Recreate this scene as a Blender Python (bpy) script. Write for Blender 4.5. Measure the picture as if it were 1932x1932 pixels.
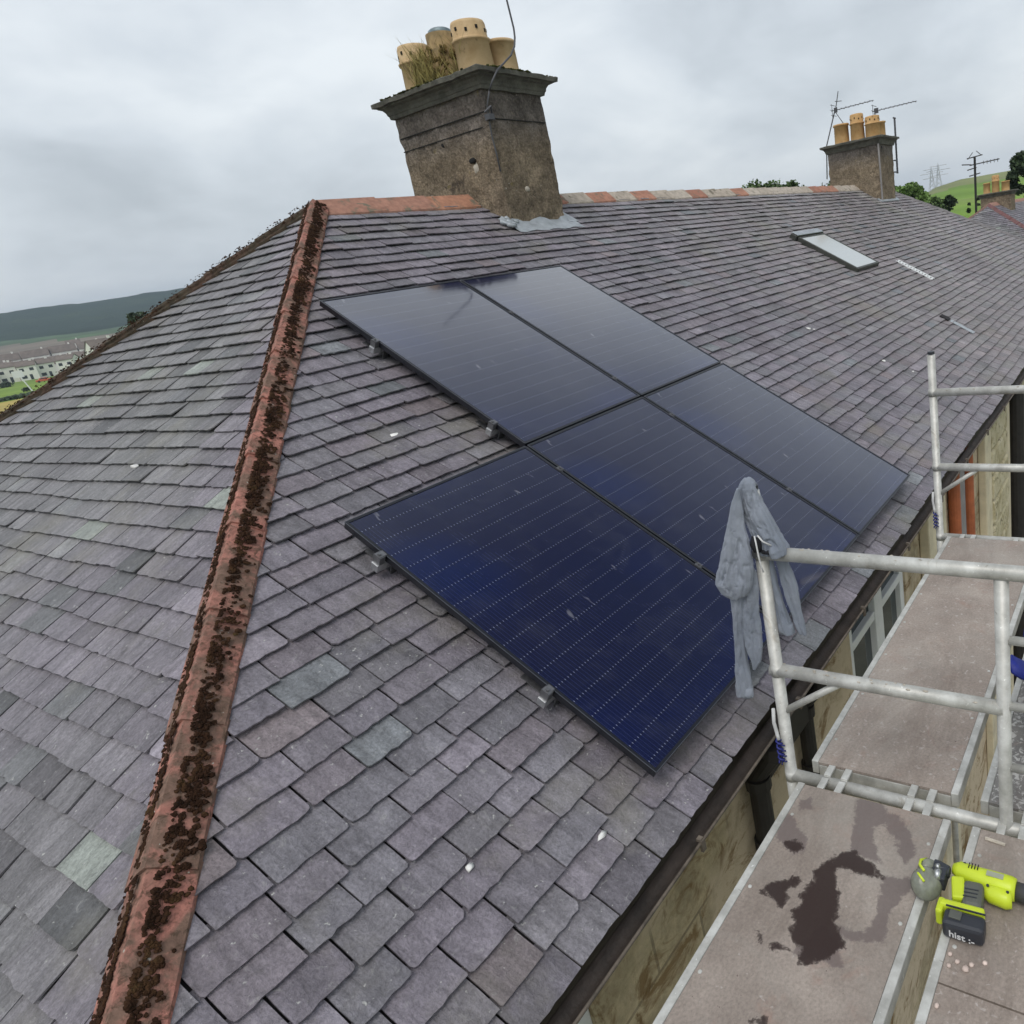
import bpy, math, random
import numpy as np
from mathutils import Vector, Matrix, noise as mn
random.seed(7)
for o in list(bpy.data.objects): bpy.data.objects.remove(o)
SC = bpy.context.scene
COL = SC.collection
R_ = math.radians
rnd = random.random
def ru(a, b): return a + (b - a) * random.random()
V = Vector

# ------------------------------------------------------------------ camera
CAM = V((-3.9811, -5.8148, -0.783))
cd = bpy.data.cameras.new('camera'); cam = bpy.data.objects.new('camera', cd); COL.objects.link(cam)
M3 = Matrix(((0.4946, 0.3567, -0.7925), (-0.856, 0.0423, -0.5152), (-0.1502, 0.9332, 0.3263)))
cam.matrix_world = Matrix.Translation(CAM) @ M3.to_4x4()
cd.sensor_width = 36; cd.lens = 36 * 1386.1 / 1932
cd.shift_x = 0.5 - 1333.4 / 1932; cd.shift_y = 957.2 / 1932 - 0.5
cd.clip_start = 0.05; cd.clip_end = 9000
SC.camera = cam
# ------------------------------------------------------------------ world, sun, exposure
SUN_EL, SUN_AZ = 58, 200      # azimuth of the sun measured anticlockwise from +X
w = bpy.data.worlds.new('World'); SC.world = w; w.use_nodes = True
nt = w.node_tree; nt.nodes.clear()
def wn(t, **k):
    n = nt.nodes.new(t)
    for a, b in k.items(): setattr(n, a, b)
    return n
out = wn('ShaderNodeOutputWorld'); bg = wn('ShaderNodeBackground')
sky = wn('ShaderNodeTexSky', sky_type='NISHITA', sun_disc=False, sun_elevation=R_(SUN_EL), sun_rotation=R_(90 - SUN_AZ), air_density=1.5, dust_density=4.0)
tc = wn('ShaderNodeTexCoord')
sep = wn('ShaderNodeSeparateXYZ'); nt.links.new(tc.outputs['Generated'], sep.inputs[0])
# flatten the cloud sheet: divide direction by (z+0.25)
zz = wn('ShaderNodeMath', operation='ADD'); nt.links.new(sep.outputs['Z'], zz.inputs[0]); zz.inputs[1].default_value = 0.32
zm = wn('ShaderNodeMath', operation='MAXIMUM'); nt.links.new(zz.outputs[0], zm.inputs[0]); zm.inputs[1].default_value = 0.12
vd = wn('ShaderNodeVectorMath', operation='DIVIDE'); nt.links.new(tc.outputs['Generated'], vd.inputs[0])
cb = wn('ShaderNodeCombineXYZ')
for i in range(3): nt.links.new(zm.outputs[0], cb.inputs[i])
nt.links.new(cb.outputs[0], vd.inputs[1])
def cloud(scale, detail, rough, dist, off):
    mp = wn('ShaderNodeMapping'); mp.inputs['Location'].default_value = off
    nt.links.new(vd.outputs[0], mp.inputs[0])
    n = wn('ShaderNodeTexNoise'); n.inputs['Scale'].default_value = scale; n.inputs['Detail'].default_value = detail
    n.inputs['Roughness'].default_value = rough; n.inputs['Distortion'].default_value = dist
    nt.links.new(mp.outputs[0], n.inputs['Vector']); return n
c1 = cloud(1.15, 5, 0.5, 0.35, (3.1, 1.7, 0.4)); c2 = cloud(3.2, 6, 0.55, 0.3, (8.0, 2.0, 1.0))
ad = wn('ShaderNodeMix', data_type='FLOAT'); ad.inputs[0].default_value = 0.27
nt.links.new(c1.outputs['Fac'], ad.inputs[2]); nt.links.new(c2.outputs['Fac'], ad.inputs[3])
cr = wn('ShaderNodeValToRGB'); e = cr.color_ramp.elements
e[0].position = 0.36; e[0].color = (0.41, 0.445, 0.48, 1)
e[1].position = 0.6; e[1].color = (0.69, 0.725, 0.75, 1)
m_ = cr.color_ramp.elements.new(0.48); m_.color = (0.55, 0.59, 0.63, 1)
nt.links.new(ad.outputs[0], cr.inputs[0])
sc = wn('ShaderNodeVectorMath', operation='SCALE'); sc.inputs['Scale'].default_value = 0.09; nt.links.new(sky.outputs[0], sc.inputs[0])
mx = wn('ShaderNodeMix', data_type='RGBA'); mx.inputs[0].default_value = 0.88
nt.links.new(sc.outputs[0], mx.inputs[6]); nt.links.new(cr.outputs[0], mx.inputs[7])
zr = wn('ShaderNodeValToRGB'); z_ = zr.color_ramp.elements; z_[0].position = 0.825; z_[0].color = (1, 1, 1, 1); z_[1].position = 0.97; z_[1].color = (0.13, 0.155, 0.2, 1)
dk = wn('ShaderNodeVectorMath', operation='DOT_PRODUCT'); dk.inputs[1].default_value = (0.55, -0.25, 0.797); nt.links.new(tc.outputs['Generated'], dk.inputs[0])   # unseen dark cloud added overhead to darken what the solar panels reflect
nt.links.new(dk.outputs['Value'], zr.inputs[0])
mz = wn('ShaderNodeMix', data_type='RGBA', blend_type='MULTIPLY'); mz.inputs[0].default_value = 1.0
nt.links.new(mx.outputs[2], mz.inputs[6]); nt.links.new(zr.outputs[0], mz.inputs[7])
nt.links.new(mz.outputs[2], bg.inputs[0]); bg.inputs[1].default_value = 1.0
nt.links.new(bg.outputs[0], out.inputs[0])
sl = bpy.data.lights.new('sun', 'SUN'); sun = bpy.data.objects.new('sun', sl); COL.objects.link(sun)
sl.energy = 0.9; sl.angle = R_(28); sl.color = (1.0, 0.96, 0.9)
sd = V((math.cos(R_(SUN_AZ)) * math.cos(R_(SUN_EL)), math.sin(R_(SUN_AZ)) * math.cos(R_(SUN_EL)), math.sin(R_(SUN_EL))))
sun.rotation_euler = sd.to_track_quat('Z', 'Y').to_euler()
SC.view_settings.view_transform = 'Standard'; SC.view_settings.look = 'None'
SC.view_settings.exposure = 0.55; SC.view_settings.gamma = 1
SC.render.engine = 'CYCLES'
SC.cycles.volume_bounces = 0; SC.cycles.max_bounces = 6

# ------------------------------------------------------------------ node helper
class Mat:
    def __init__(s, name, rough=0.6, spec=0.5, metal=0.0, color=(0.5, 0.5, 0.5)):
        s.m = bpy.data.materials.new(name); s.m.use_nodes = True; s.t = s.m.node_tree
        s.b = s.t.nodes['Principled BSDF']; s.tc = s.n('ShaderNodeTexCoord')
        s.P = s.tc.outputs['Object']
        s.set('Roughness', rough); s.set('Specular IOR Level', spec); s.set('Metallic', metal); s.set('Base Color', color)
    def n(s, t, **k):
        n = s.t.nodes.new(t)
        for a, b in k.items(): setattr(n, a, b)
        return n
    def put(s, sock, v):
        if isinstance(v, bpy.types.NodeSocket): s.t.links.new(v, sock)
        elif isinstance(v, (tuple, list)) and sock.type == 'RGBA': sock.default_value = tuple(v)[:3] + (1,)
        else: sock.default_value = v
    def set(s, k, v): s.put(s.b.inputs[k], v)
    def math(s, op, a, b=0.0, c=0.0):
        n = s.n('ShaderNodeMath', operation=op); s.put(n.inputs[0], a); s.put(n.inputs[1], b); s.put(n.inputs[2], c); return n.outputs[0]
    def noise(s, scale, detail=4, rough=0.55, dist=0.0, vec=None, out='Fac'):
        n = s.n('ShaderNodeTexNoise'); n.inputs['Scale'].default_value = scale; n.inputs['Detail'].default_value = detail
        n.inputs['Roughness'].default_value = rough; n.inputs['Distortion'].default_value = dist
        s.t.links.new(vec or s.P, n.inputs['Vector']); return n.outputs[out]
    def map(s, scale=(1, 1, 1), loc=(0, 0, 0), rot=(0, 0, 0), vec=None):
        n = s.n('ShaderNodeMapping'); n.inputs['Scale'].default_value = scale; n.inputs['Location'].default_value = loc; n.inputs['Rotation'].default_value = rot
        s.t.links.new(vec or s.P, n.inputs[0]); return n.outputs[0]
    def ramp(s, f, stops):
        n = s.n('ShaderNodeValToRGB'); e = n.color_ramp.elements
        while len(e) > 1: e.remove(e[-1])
        e[0].position = stops[0][0]; c = stops[0][1]; e[0].color = (tuple(c) if isinstance(c, (tuple, list)) else (c, c, c))[:3] + (1,)
        for p, c in stops[1:]:
            k = e.new(p); k.color = (tuple(c) if isinstance(c, (tuple, list)) else (c, c, c))[:3] + (1,)
        s.put(n.inputs[0], f); return n.outputs[0]
    def mix(s, f, a, b, mode='MIX'):
        n = s.n('ShaderNodeMix', data_type='RGBA', blend_type=mode); s.put(n.inputs[0], f); s.put(n.inputs[6], a); s.put(n.inputs[7], b); return n.outputs[2]
    def attr(s, name):
        n = s.n('ShaderNodeAttribute', attribute_name=name); return n.outputs['Color']
    def bump(s, h, strength=0.3, dist=0.01):
        n = s.n('ShaderNodeBump'); n.inputs['Strength'].default_value = strength; n.inputs['Distance'].default_value = dist
        s.put(n.inputs['Height'], h); s.t.links.new(n.outputs[0], s.b.inputs['Normal'])
    def xyz(s, vec=None):
        n = s.n('ShaderNodeSeparateXYZ'); s.t.links.new(vec or s.P, n.inputs[0]); return n.outputs

def simple(name, col, rough=0.6, metal=0.0, var=0.25, scale=8, bump=0.0, spec=0.5):
    m = Mat(name, rough, spec, metal)
    f = m.noise(scale, 5, 0.6)
    c2 = tuple(min(1, c * (1 + var)) for c in col); c1_ = tuple(c * (1 - var) for c in col)
    m.set('Base Color', m.ramp(f, [(0.3, c1_), (0.7, c2)]))
    if bump: m.bump(m.noise(scale * 5, 4, 0.6), bump, 0.01)
    return m.m

# ------------------------------------------------------------------ materials
# slates
m = Mat('slate', 0.58, 0.42)
a_ = m.attr('col'); ST = m.attr('st')
n0 = m.noise(4.5, 4, 0.6, 0.3, vec=ST)                      # broad cloudiness inside each slate
n1 = m.noise(1.0, 5, 0.68, 0.5, vec=m.map((26, 7, 8), vec=ST))   # streaks running down the slate
n2 = m.noise(95, 4, 0.7, vec=ST); n3 = m.noise(24, 5, 0.7, 1.3, vec=ST); nb_ = m.noise(0.9, 4, 0.6)
c = m.mix(1.0, a_, m.ramp(n0, [(0.28, 0.74), (0.5, 1.0), (0.72, 1.22)]), 'MULTIPLY')
c = m.mix(1.0, c, m.ramp(n1, [(0.28, 0.64), (0.5, 1.0), (0.72, 1.34)]), 'MULTIPLY')
c = m.mix(1.0, c, m.ramp(n2, [(0.25, 0.62), (0.5, 1.0), (0.75, 1.36)]), 'MULTIPLY')
c = m.mix(1.0, c, m.ramp(nb_, [(0.35, 0.88), (0.65, 1.1)]), 'MULTIPLY')
c = m.mix(m.math('MULTIPLY', m.ramp(n3, [(0.60, 0.0), (0.70, 1.0)]), 0.38), c, (0.40, 0.40, 0.385))
c = m.mix(m.math('MULTIPLY', m.ramp(m.noise(15, 5, 0.7, 1.0, vec=ST), [(0.30, 1.0), (0.40, 0.0)]), 0.45), c, (0.09, 0.085, 0.09))
c = m.mix(m.math('MULTIPLY', m.ramp(m.noise(50, 3, 0.55, vec=ST), [(0.68, 0.0), (0.73, 1.0)]), 0.85), c, (0.5, 0.5, 0.48))
c = m.mix(m.math('MULTIPLY', m.ramp(m.noise(1.3, 5, 0.65), [(0.54, 0.0), (0.7, 1.0)]), 0.4), c, (0.25, 0.235, 0.18))
m.set('Base Color', c)
m.set('Roughness', m.ramp(n0, [(0.3, 0.46), (0.7, 0.66)]))
m.bump(m.math('ADD', m.math('ADD', n1, m.math('MULTIPLY', n3, 1.2)), m.math('MULTIPLY', n2, 0.6)), 0.85, 0.008)
SLATE = m.m
UNDER = simple('roof_void', (0.02, 0.018, 0.02), 0.9)
# mossy terracotta
def terracotta(name, base, dull, mossy):
    m = Mat(name, 0.85, 0.2)
    a = m.noise(7, 6, 0.65, 0.5); b = m.noise(30, 5, 0.65); d = m.noise(2.2, 3, 0.5)
    c = m.mix(m.ramp(a, [(0.4, 0.0), (0.56, 1.0)]), base, dull)
    c = m.mix(1.0, c, m.ramp(b, [(0.3, 0.65), (0.7, 1.25)]), 'MULTIPLY')
    c = m.mix(m.math('MULTIPLY', m.ramp(m.noise(34, 6, 0.75, 0.6), [(0.60 - mossy, 0.0), (0.72 - mossy, 1.0)]), 0.8), c, (0.07, 0.048, 0.032))
    c = m.mix(m.ramp(m.noise(55, 2, 0.5), [(0.72, 0.0), (0.76, 1.0)]), c, (0.4, 0.38, 0.33))
    m.set('Base Color', c); m.bump(m.math('ADD', a, b), 0.6, 0.01); return m.m
HIPTILE = terracotta('lichened_terracotta', (0.43, 0.19, 0.15), (0.2, 0.125, 0.095), 0.1)
HIPDARK = terracotta('dark_mossy_terracotta', (0.1, 0.06, 0.045), (0.06, 0.05, 0.035), 0.14)
HIPGREY = simple('grey_hip_tiles', (0.2, 0.185, 0.19), 0.8, 0, 0.3, 6)
m = Mat('ridge_terracotta', 0.8, 0.3)
a_ = m.attr('col'); b = m.noise(14, 6, 0.65)
c = m.mix(1.0, a_, m.ramp(b, [(0.3, 0.7), (0.7, 1.25)]), 'MULTIPLY')
c = m.mix(m.ramp(m.noise(9, 5, 0.65, 0.5), [(0.57, 0.0), (0.66, 1.0)]), c, (0.17, 0.15, 0.11))
m.set('Base Color', c); m.bump(b, 0.5, 0.01); RIDGE = m.m
m = Mat('moss', 0.95, 0.1)
m.set('Base Color', m.ramp(m.noise(12, 6, 0.7), [(0.3, (0.014, 0.008, 0.005)), (0.5, (0.045, 0.022, 0.013)), (0.62, (0.075, 0.04, 0.02)), (0.75, (0.08, 0.065, 0.025))])); m.bump(m.noise(180, 3, 0.6), 0.8, 0.01); MOSS = m.m
m = Mat('green_moss', 0.95, 0.1)
m.set('Base Color', m.ramp(m.noise(14, 4, 0.6), [(0.3, (0.03, 0.03, 0.012)), (0.55, (0.07, 0.075, 0.025)), (0.75, (0.13, 0.13, 0.05))])); m.bump(m.noise(150, 3, 0.6), 0.8, 0.01); GMOSS = m.m
m = Mat('brown_growth', 0.95, 0.1); m.set('Base Color', m.ramp(m.noise(18, 4, 0.6), [(0.3, (0.07, 0.05, 0.02)), (0.55, (0.2, 0.145, 0.06)), (0.75, (0.3, 0.24, 0.1))])); GMOSS2 = m.m
# solar cells
m = Mat('solar_cells', 0.09, 0.5)
X, Y, Z = m.xyz()
def line(v, pitch, wd, off=0.0):
    f = m.math('FRACT', m.math('DIVIDE', m.math('ADD', v, off), pitch)); return m.math('LESS_THAN', f, wd)
bus = line(X, 0.01825, 0.085); gap = line(Y, 0.0935, 0.022, 10.0); col = line(X, 0.1845, 0.012, 0.0); dots = m.math('MULTIPLY', line(X, 0.01825, 0.16), line(Y, 0.0935, 0.075, 10.0))
tint = m.noise(0.9, 1, 0.4, 0.0); fine = m.noise(3.5, 3, 0.5)
c = m.ramp(tint, [(0.32, (0.0012, 0.005, 0.058)), (0.46, (0.0025, 0.0035, 0.03)), (0.6, (0.005, 0.005, 0.03)), (0.72, (0.0012, 0.006, 0.054))])
c = m.mix(bus, c, (0.022, 0.03, 0.085)); c = m.mix(gap, c, (0.003, 0.003, 0.01)); c = m.mix(col, c, (0.003, 0.003, 0.01)); c = m.mix(dots, c, (0.2, 0.22, 0.32))
dust = m.ramp(m.noise(4.5, 6, 0.7, 1.2), [(0.5, 0.0), (0.78, 0.045)])
c = m.mix(dust, c, (0.35, 0.36, 0.4))
c = m.mix(m.math('MULTIPLY', m.ramp(m.noise(11, 3, 0.5, 0.5, vec=m.map((1, .35, 1))), [(0.70, 0.0), (0.74, 1.0)]), 0.22), c, (0.5, 0.5, 0.55))
m.set('Base Color', c); m.set('Roughness', m.ramp(fine, [(0.3, 0.06), (0.7, 0.12)])); m.set('IOR', 1.55); m.set('Coat Weight', 1.0); m.set('Coat IOR', 1.6); m.set('Coat Roughness', 0.06)
m.bump(m.noise(2.5, 2, 0.5), 0.05, 0.01)
CELLS = m.m
BLACKFRAME = simple('black_anodised', (0.012, 0.013, 0.018), 0.35, 0.0, 0.2)
EDGE = simple('frame_edge_grey', (0.12, 0.13, 0.15), 0.4, 0.5, 0.15)
m = Mat('galvanised', 0.42, 0.5, 0.85)
m.set('Base Color', m.ramp(m.noise(30, 5, 0.6), [(0.3, (0.42, 0.43, 0.44)), (0.7, (0.68, 0.69, 0.7))])); GALV = m.m
CLAMP = simple('dull_clamp_metal', (0.2, 0.2, 0.21), 0.45, 0.7, 0.3, 40)
# weathered aluminium scaffold
m = Mat('scaffold_aluminium', 0.48, 0.5, 0.25)
a = m.noise(10, 6, 0.65); b = m.noise(60, 4, 0.6)
c = m.ramp(a, [(0.3, (0.34, 0.335, 0.31)), (0.5, (0.5, 0.495, 0.465)), (0.72, (0.68, 0.68, 0.65))])
c = m.mix(m.ramp(b, [(0.66, 0.0), (0.72, 1.0)]), c, (0.78, 0.78, 0.75)); c = m.mix(m.ramp(m.noise(28, 5, 0.7, 0.5), [(0.66, 0.0), (0.74, 1.0)]), c, (0.2, 0.18, 0.14))
c = m.mix(m.ramp(m.noise(7, 6, 0.75, 1.2, vec=m.map(loc=(3, 3, 3))), [(0.6, 0.0), (0.68, 0.6)]), c, (0.33, 0.3, 0.25))
m.set('Base Color', c); m.bump(a, 0.3, 0.004); ALU = m.m
# deck boards
def deckmat(name, c0, c1_, speck, wet=False, speckamt=0.66):
    m = Mat(name, 0.6, 0.4)
    a = m.noise(3.5, 6, 0.6, 0.3); b = m.noise(90, 4, 0.7); d = m.noise(38, 4, 0.6, 0.8)
    c = m.ramp(a, [(0.3, c0), (0.7, c1_)])
    c = m.mix(1.0, c, m.ramp(b, [(0.25, 0.7), (0.5, 1.0), (0.78, 1.28)]), 'MULTIPLY')
    c = m.mix(m.ramp(d, [(speckamt, 0.0), (speckamt + .08, 0.7)]), c, speck)
    c = m.mix(m.ramp(m.noise(45, 3, 0.6), [(0.7, 0.0), (0.74, 0.85)]), c, (0.09, 0.06, 0.05))
    c = m.mix(m.ramp(m.noise(5.5, 5, 0.7, 0.8), [(0.58, 0.0), (0.72, 0.5)]), c, (0.3, 0.19, 0.15))
    c = m.mix(m.math('MULTIPLY', m.ramp(m.noise(1.6, 7, 0.72, 1.0), [(0.45, 0.0), (0.7, 1.0)]), 0.45), c, (0.33, 0.31, 0.28))
    c = m.mix(m.math('MULTIPLY', m.ramp(m.noise(2.6, 8, 0.78, 0.6, vec=m.map((.35, 1, 1), (3, 1, 0))), [(0.5, 0.0), (0.66, 1.0)]), 0.4), c, (0.13, 0.1, 0.08))
    rg = 0.6
    if wet:
        w_ = m.n('ShaderNodeSeparateColor'); m.t.links.new(m.attr('wet'), w_.inputs[0])
        ns = m.math('MULTIPLY', m.math('SUBTRACT', m.noise(22, 8, 0.75, 0.4), 0.5), 1.5)
        fd = m.ramp(m.math('ADD', w_.outputs[0], ns), [(0.40, 0.0), (0.47, 0.75), (0.6, 1.0)])
        fl = m.ramp(m.math('ADD', w_.outputs[1], ns), [(0.38, 0.0), (0.56, 1.0)])
        c = m.mix(m.math('MULTIPLY', fl, 0.75), c, (0.135, 0.105, 0.1))
        c = m.mix(m.math('MULTIPLY', fd, 0.97), c, (0.03, 0.016, 0.013))
        rg = m.ramp(m.math('MAXIMUM', fd, m.math('MULTIPLY', fl, .4)), [(0, 0.6), (1, 0.3)])
    m.set('Base Color', c); m.set('Roughness', rg); m.bump(b, 0.25, 0.003); return m.m
DECKWET = deckmat('deck_ply_wet', (0.225, 0.186, 0.16), (0.35, 0.298, 0.26), (0.46, 0.42, 0.39), True)
DECKRED = deckmat('deck_ply_red', (0.25, 0.204, 0.175), (0.385, 0.33, 0.288), (0.5, 0.45, 0.42), False, 0.6)
DECKGREY = deckmat('deck_ply_paint', (0.13, 0.125, 0.12), (0.22, 0.21, 0.2), (0.62, 0.61, 0.58), False, 0.52)
# walls
m = Mat('harled_stone', 0.9, 0.2)
a = m.noise(3, 5, 0.6, 0.4); b = m.noise(45, 5, 0.7); X, Y, Z = m.xyz()
up = m.ramp(m.math('ADD', m.math('SUBTRACT', Z, 8.2), m.math('MULTIPLY', a, 0.35)), [(0.55, 0.0), (0.85, 1.0)])
c = m.mix(up, m.ramp(a, [(0.3, (0.105, 0.083, 0.06)), (0.7, (0.215, 0.17, 0.12))]), m.ramp(a, [(0.3, (0.065, 0.056, 0.05)), (0.7, (0.15, 0.13, 0.115))]))
c = m.mix(1.0, c, m.ramp(b, [(0.25, 0.6), (0.5, 1.25), (0.75, 2.1)]), 'MULTIPLY')
c = m.mix(1.0, c, m.ramp(m.noise(14, 5, 0.7, 0.5), [(0.3, 0.7), (0.5, 1.1), (0.7, 1.5)]), 'MULTIPLY')
c = m.mix(m.ramp(m.noise(7, 5, 0.65, 0.5), [(0.6, 0.0), (0.7, 0.8)]), c, (0.06, 0.05, 0.042))
c = m.mix(m.ramp(m.noise(5, 4, 0.6, 0.5, vec=m.map(loc=(4, 2, 1))), [(0.66, 0.0), (0.74, 0.5)]), c, (0.3, 0.24, 0.07))
c = m.mix(m.ramp(m.noise(22, 3, 0.5), [(0.71, 0.0), (0.74, 1.0)]), c, (0.42, 0.38, 0.33))
m.set('Base Color', c); m.bump(m.math('ADD', b, m.noise(16, 4, 0.6)), 1.0, 0.02); HARL = m.m
STONECAP = simple('weathered_cap_stone', (0.1, 0.097, 0.08), 0.85, 0, 0.45, 9, 0.8)
MORTAR = simple('pale_mortar', (0.5, 0.45, 0.38), 0.9, 0, 0.2, 20, 0.6)
m = Mat('sandstone_wall', 0.88, 0.25)
br = m.n('ShaderNodeTexBrick'); br.inputs['Scale'].default_value = 1.0; br.inputs['Brick Width'].default_value = 0.62; br.inputs['Row Height'].default_value = 0.3
br.inputs['Mortar Size'].default_value = 0.008; br.inputs['Color1'].default_value = (0.48, 0.4, 0.26, 1); br.inputs['Color2'].default_value = (0.40, 0.335, 0.22, 1); br.inputs['Mortar'].default_value = (0.27, 0.225, 0.15, 1)
m.t.links.new(m.map(rot=(R_(90), 0, 0)), br.inputs['Vector'])
a = m.noise(2.2, 6, 0.65, 0.6); b = m.noise(30, 5, 0.65)
c = m.mix(1.0, br.outputs[0], m.ramp(a, [(0.3, 0.6), (0.5, 1.0), (0.7, 1.3)]), 'MULTIPLY'); c = m.mix(1.0, c, m.ramp(b, [(0.3, 0.8), (0.7, 1.15)]), 'MULTIPLY')
c = m.mix(m.ramp(m.noise(4, 5, 0.65, 0.8, vec=m.map((1, 1, .6), (5, 0, 2))), [(0.58, 0.0), (0.64, 0.85)]), c, (0.16, 0.09, 0.03))
c = m.mix(m.ramp(m.noise(1.2, 4, 0.6, vec=m.map(loc=(1, 8, 2))), [(0.42, 0.0), (0.5, 0.9)]), c, (0.6, 0.5, 0.36))
c = m.mix(m.math('MULTIPLY', m.ramp(m.noise(3.2, 7, 0.72, 1.0, vec=m.map((.8, 1, 1.3), (9, 3, 2))), [(0.54, 0.0), (0.62, 1.0)]), 0.8), c, (0.2, 0.12, 0.045))
c = m.mix(m.math('MULTIPLY', m.ramp(m.noise(8, 6, 0.7, 0.5), [(0.52, 0.0), (0.66, 1.0)]), 0.5), c, (0.3, 0.225, 0.14))
m.set('Base Color', c); m.bump(m.math('ADD', b, a), 0.6, 0.015); WALLST = m.m
m = Mat('rock_faced_stone', 0.85, 0.25)
a = m.noise(5, 6, 0.7, 0.7); b = m.noise(24, 5, 0.65)
c = m.ramp(a, [(0.3, (0.34, 0.28, 0.15)), (0.5, (0.58, 0.52, 0.34)), (0.72, (0.68, 0.62, 0.46))])
c = m.mix(m.ramp(m.noise(13, 4, 0.6, 1.0), [(0.58, 0.0), (0.64, 0.75)]), c, (0.17, 0.14, 0.08))
m.set('Base Color', c); m.bump(m.math('ADD', a, b), 0.9, 0.03); ROCK = m.m
PALEST = simple('dressed_pale_stone', (0.62, 0.55, 0.39), 0.85, 0, 0.18, 5, 0.3)
PIPEBLK = simple('black_cast_iron', (0.016, 0.014, 0.013), 0.55, 0, 0.4, 14)
PIPERED = simple('terracotta_pipe', (0.36, 0.105, 0.04), 0.6, 0, 0.3, 8)
GREYPIPE = simple('grey_render', (0.27, 0.255, 0.25), 0.8, 0, 0.15, 6)
GUTTER = simple('gutter_iron', (0.036, 0.027, 0.022), 0.6, 0, 0.45, 12, 0.4)
GUTEDGE = simple('gutter_worn_edge', (0.11, 0.09, 0.07), 0.7, 0, 0.5, 20)
WHITE = simple('white_upvc', (0.78, 0.8, 0.8), 0.35, 0, 0.06)
m = Mat('window_glass', 0.04, 0.6); m.set('Base Color', (0.012, 0.025, 0.03)); GLASS = m.m
LEAD = simple('lead_sheet', (0.36, 0.39, 0.42), 0.5, 0.1, 0.22, 12, 0.3)
def potmat(nm, c0, c1_):
    m = Mat(nm, 0.8, 0.3); a = m.noise(9, 5, 0.6, 0.4)
    c = m.ramp(a, [(0.3, c0), (0.7, c1_)]); c = m.mix(m.ramp(m.noise(14, 5, 0.7), [(0.6, 0.0), (0.72, 0.7)]), c, (0.16, 0.1, 0.05))
    m.set('Base Color', c); m.bump(m.noise(40, 3, .5), 0.15, 0.005); return m.m
POT = potmat('buff_clay', (0.5, 0.34, 0.18), (0.64, 0.47, 0.28)); POTTOP = potmat('brown_clay', (0.33, 0.17, 0.08), (0.46, 0.27, 0.14)); POTMOSS = potmat('mossy_clay', (0.15, 0.11, 0.055), (0.36, 0.25, 0.12)); POTORANGE = potmat('orange_clay', (0.5, 0.29, 0.12), (0.62, 0.4, 0.19))
DARK = simple('dark_hole', (0.01, 0.01, 0.01), 0.9)
CABLE = simple('grey_aerial_rod', (0.09, 0.09, 0.1), 0.5, 0.3)
CLOTH = Mat('grey_sweatshirt', 0.95, 0.1)
m = CLOTH; a = m.noise(5, 3, 0.5); m.set('Base Color', m.mix(m.ramp(m.noise(24, 5, 0.7, 0.6), [(0.62, 0.0), (0.8, 0.3)]), m.ramp(a, [(0.3, (0.2, 0.225, 0.275)), (0.7, (0.29, 0.315, 0.37))]), (0.16, 0.16, 0.17))); m.set('Sheen Weight', 0.15)
m.bump(m.math('ADD', m.noise(300, 2, 0.5), m.math('MULTIPLY', m.noise(16, 3, 0.5, 0.6), 2.0)), 0.5, 0.006); CLOTH = m.m
COLLAR_DARK = simple('collar_shade_black', (0.012, 0.012, 0.016), 0.9)
CORD = simple('pale_cord', (0.6, 0.6, 0.6), 0.8)
BLUE = simple('navy_tape', (0.015, 0.02, 0.16), 0.5)
BLUEBAG = simple('blue_bag_fabric', (0.01, 0.02, 0.22), 0.55, 0, 0.3, 12)
BLACKBAG = simple('black_bag_fabric', (0.008, 0.008, 0.01), 0.8)
LIME = simple('lime_plastic', (0.56, 0.68, 0.03), 0.38, 0, 0.08)
TOOLGREY = simple('grey_plastic', (0.1, 0.105, 0.09), 0.5, 0, 0.15)
TOOLDK = simple('charcoal_plastic', (0.03, 0.033, 0.042), 0.42, 0, 0.15)
HOSE = simple('dark_grey_hose', (0.055, 0.052, 0.065), 0.45)
CLEARISH = simple('smoky_guard', (0.2, 0.21, 0.17), 0.25, 0, 0.3, 30)
INK = simple('white_marker', (0.7, 0.7, 0.7), 0.6)
STONE = simple('pink_pebble', (0.62, 0.5, 0.44), 0.7)
LEAF1 = simple('leaf_dark', (0.035, 0.06, 0.022), 0.7, 0, 0.6, 1.2)
LEAF2 = simple('leaf_mid', (0.075, 0.125, 0.035), 0.7, 0, 0.55, 1.2)
LEAF3 = simple('leaf_bright', (0.11, 0.19, 0.04), 0.7, 0, 0.5, 1.2)
BARK = simple('bark', (0.06, 0.045, 0.035), 0.9)
GRASS = Mat('meadow_grass', 0.9, 0.1); m = GRASS
m.set('Base Color', m.mix(m.ramp(m.noise(0.01, 4, 0.6), [(0.35, 0.0), (0.65, 1.0)]), m.ramp(m.noise(0.05, 5, 0.65), [(0.3, (0.15, 0.24, 0.04)), (0.7, (0.24, 0.35, 0.06))]), (0.14, 0.2, 0.045))); GRASS = m.m
OCHRE = simple('dry_field', (0.36, 0.28, 0.06), 0.9, 0, 0.3, 0.04)
HILLG = Mat('hill_pasture', 0.9, 0.1); m = HILLG
c = m.ramp(m.noise(0.006, 4, 0.55, 0.5), [(0.38, (0.13, 0.22, 0.03)), (0.5, (0.2, 0.32, 0.05)), (0.62, (0.19, 0.24, 0.06))])
c = m.mix(m.ramp(m.noise(0.02, 5, 0.6, vec=m.map((1, 1, 6))), [(0.58, 0.0), (0.66, 0.6)]), c, (0.09, 0.12, 0.03)); m.set('Base Color', c); HILLG = m.m
MOOR = simple('rough_grass', (0.17, 0.19, 0.06), 0.95, 0, 0.35, 0.02)
FOREST = Mat('forest', 0.95, 0.05); m = FOREST
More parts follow.
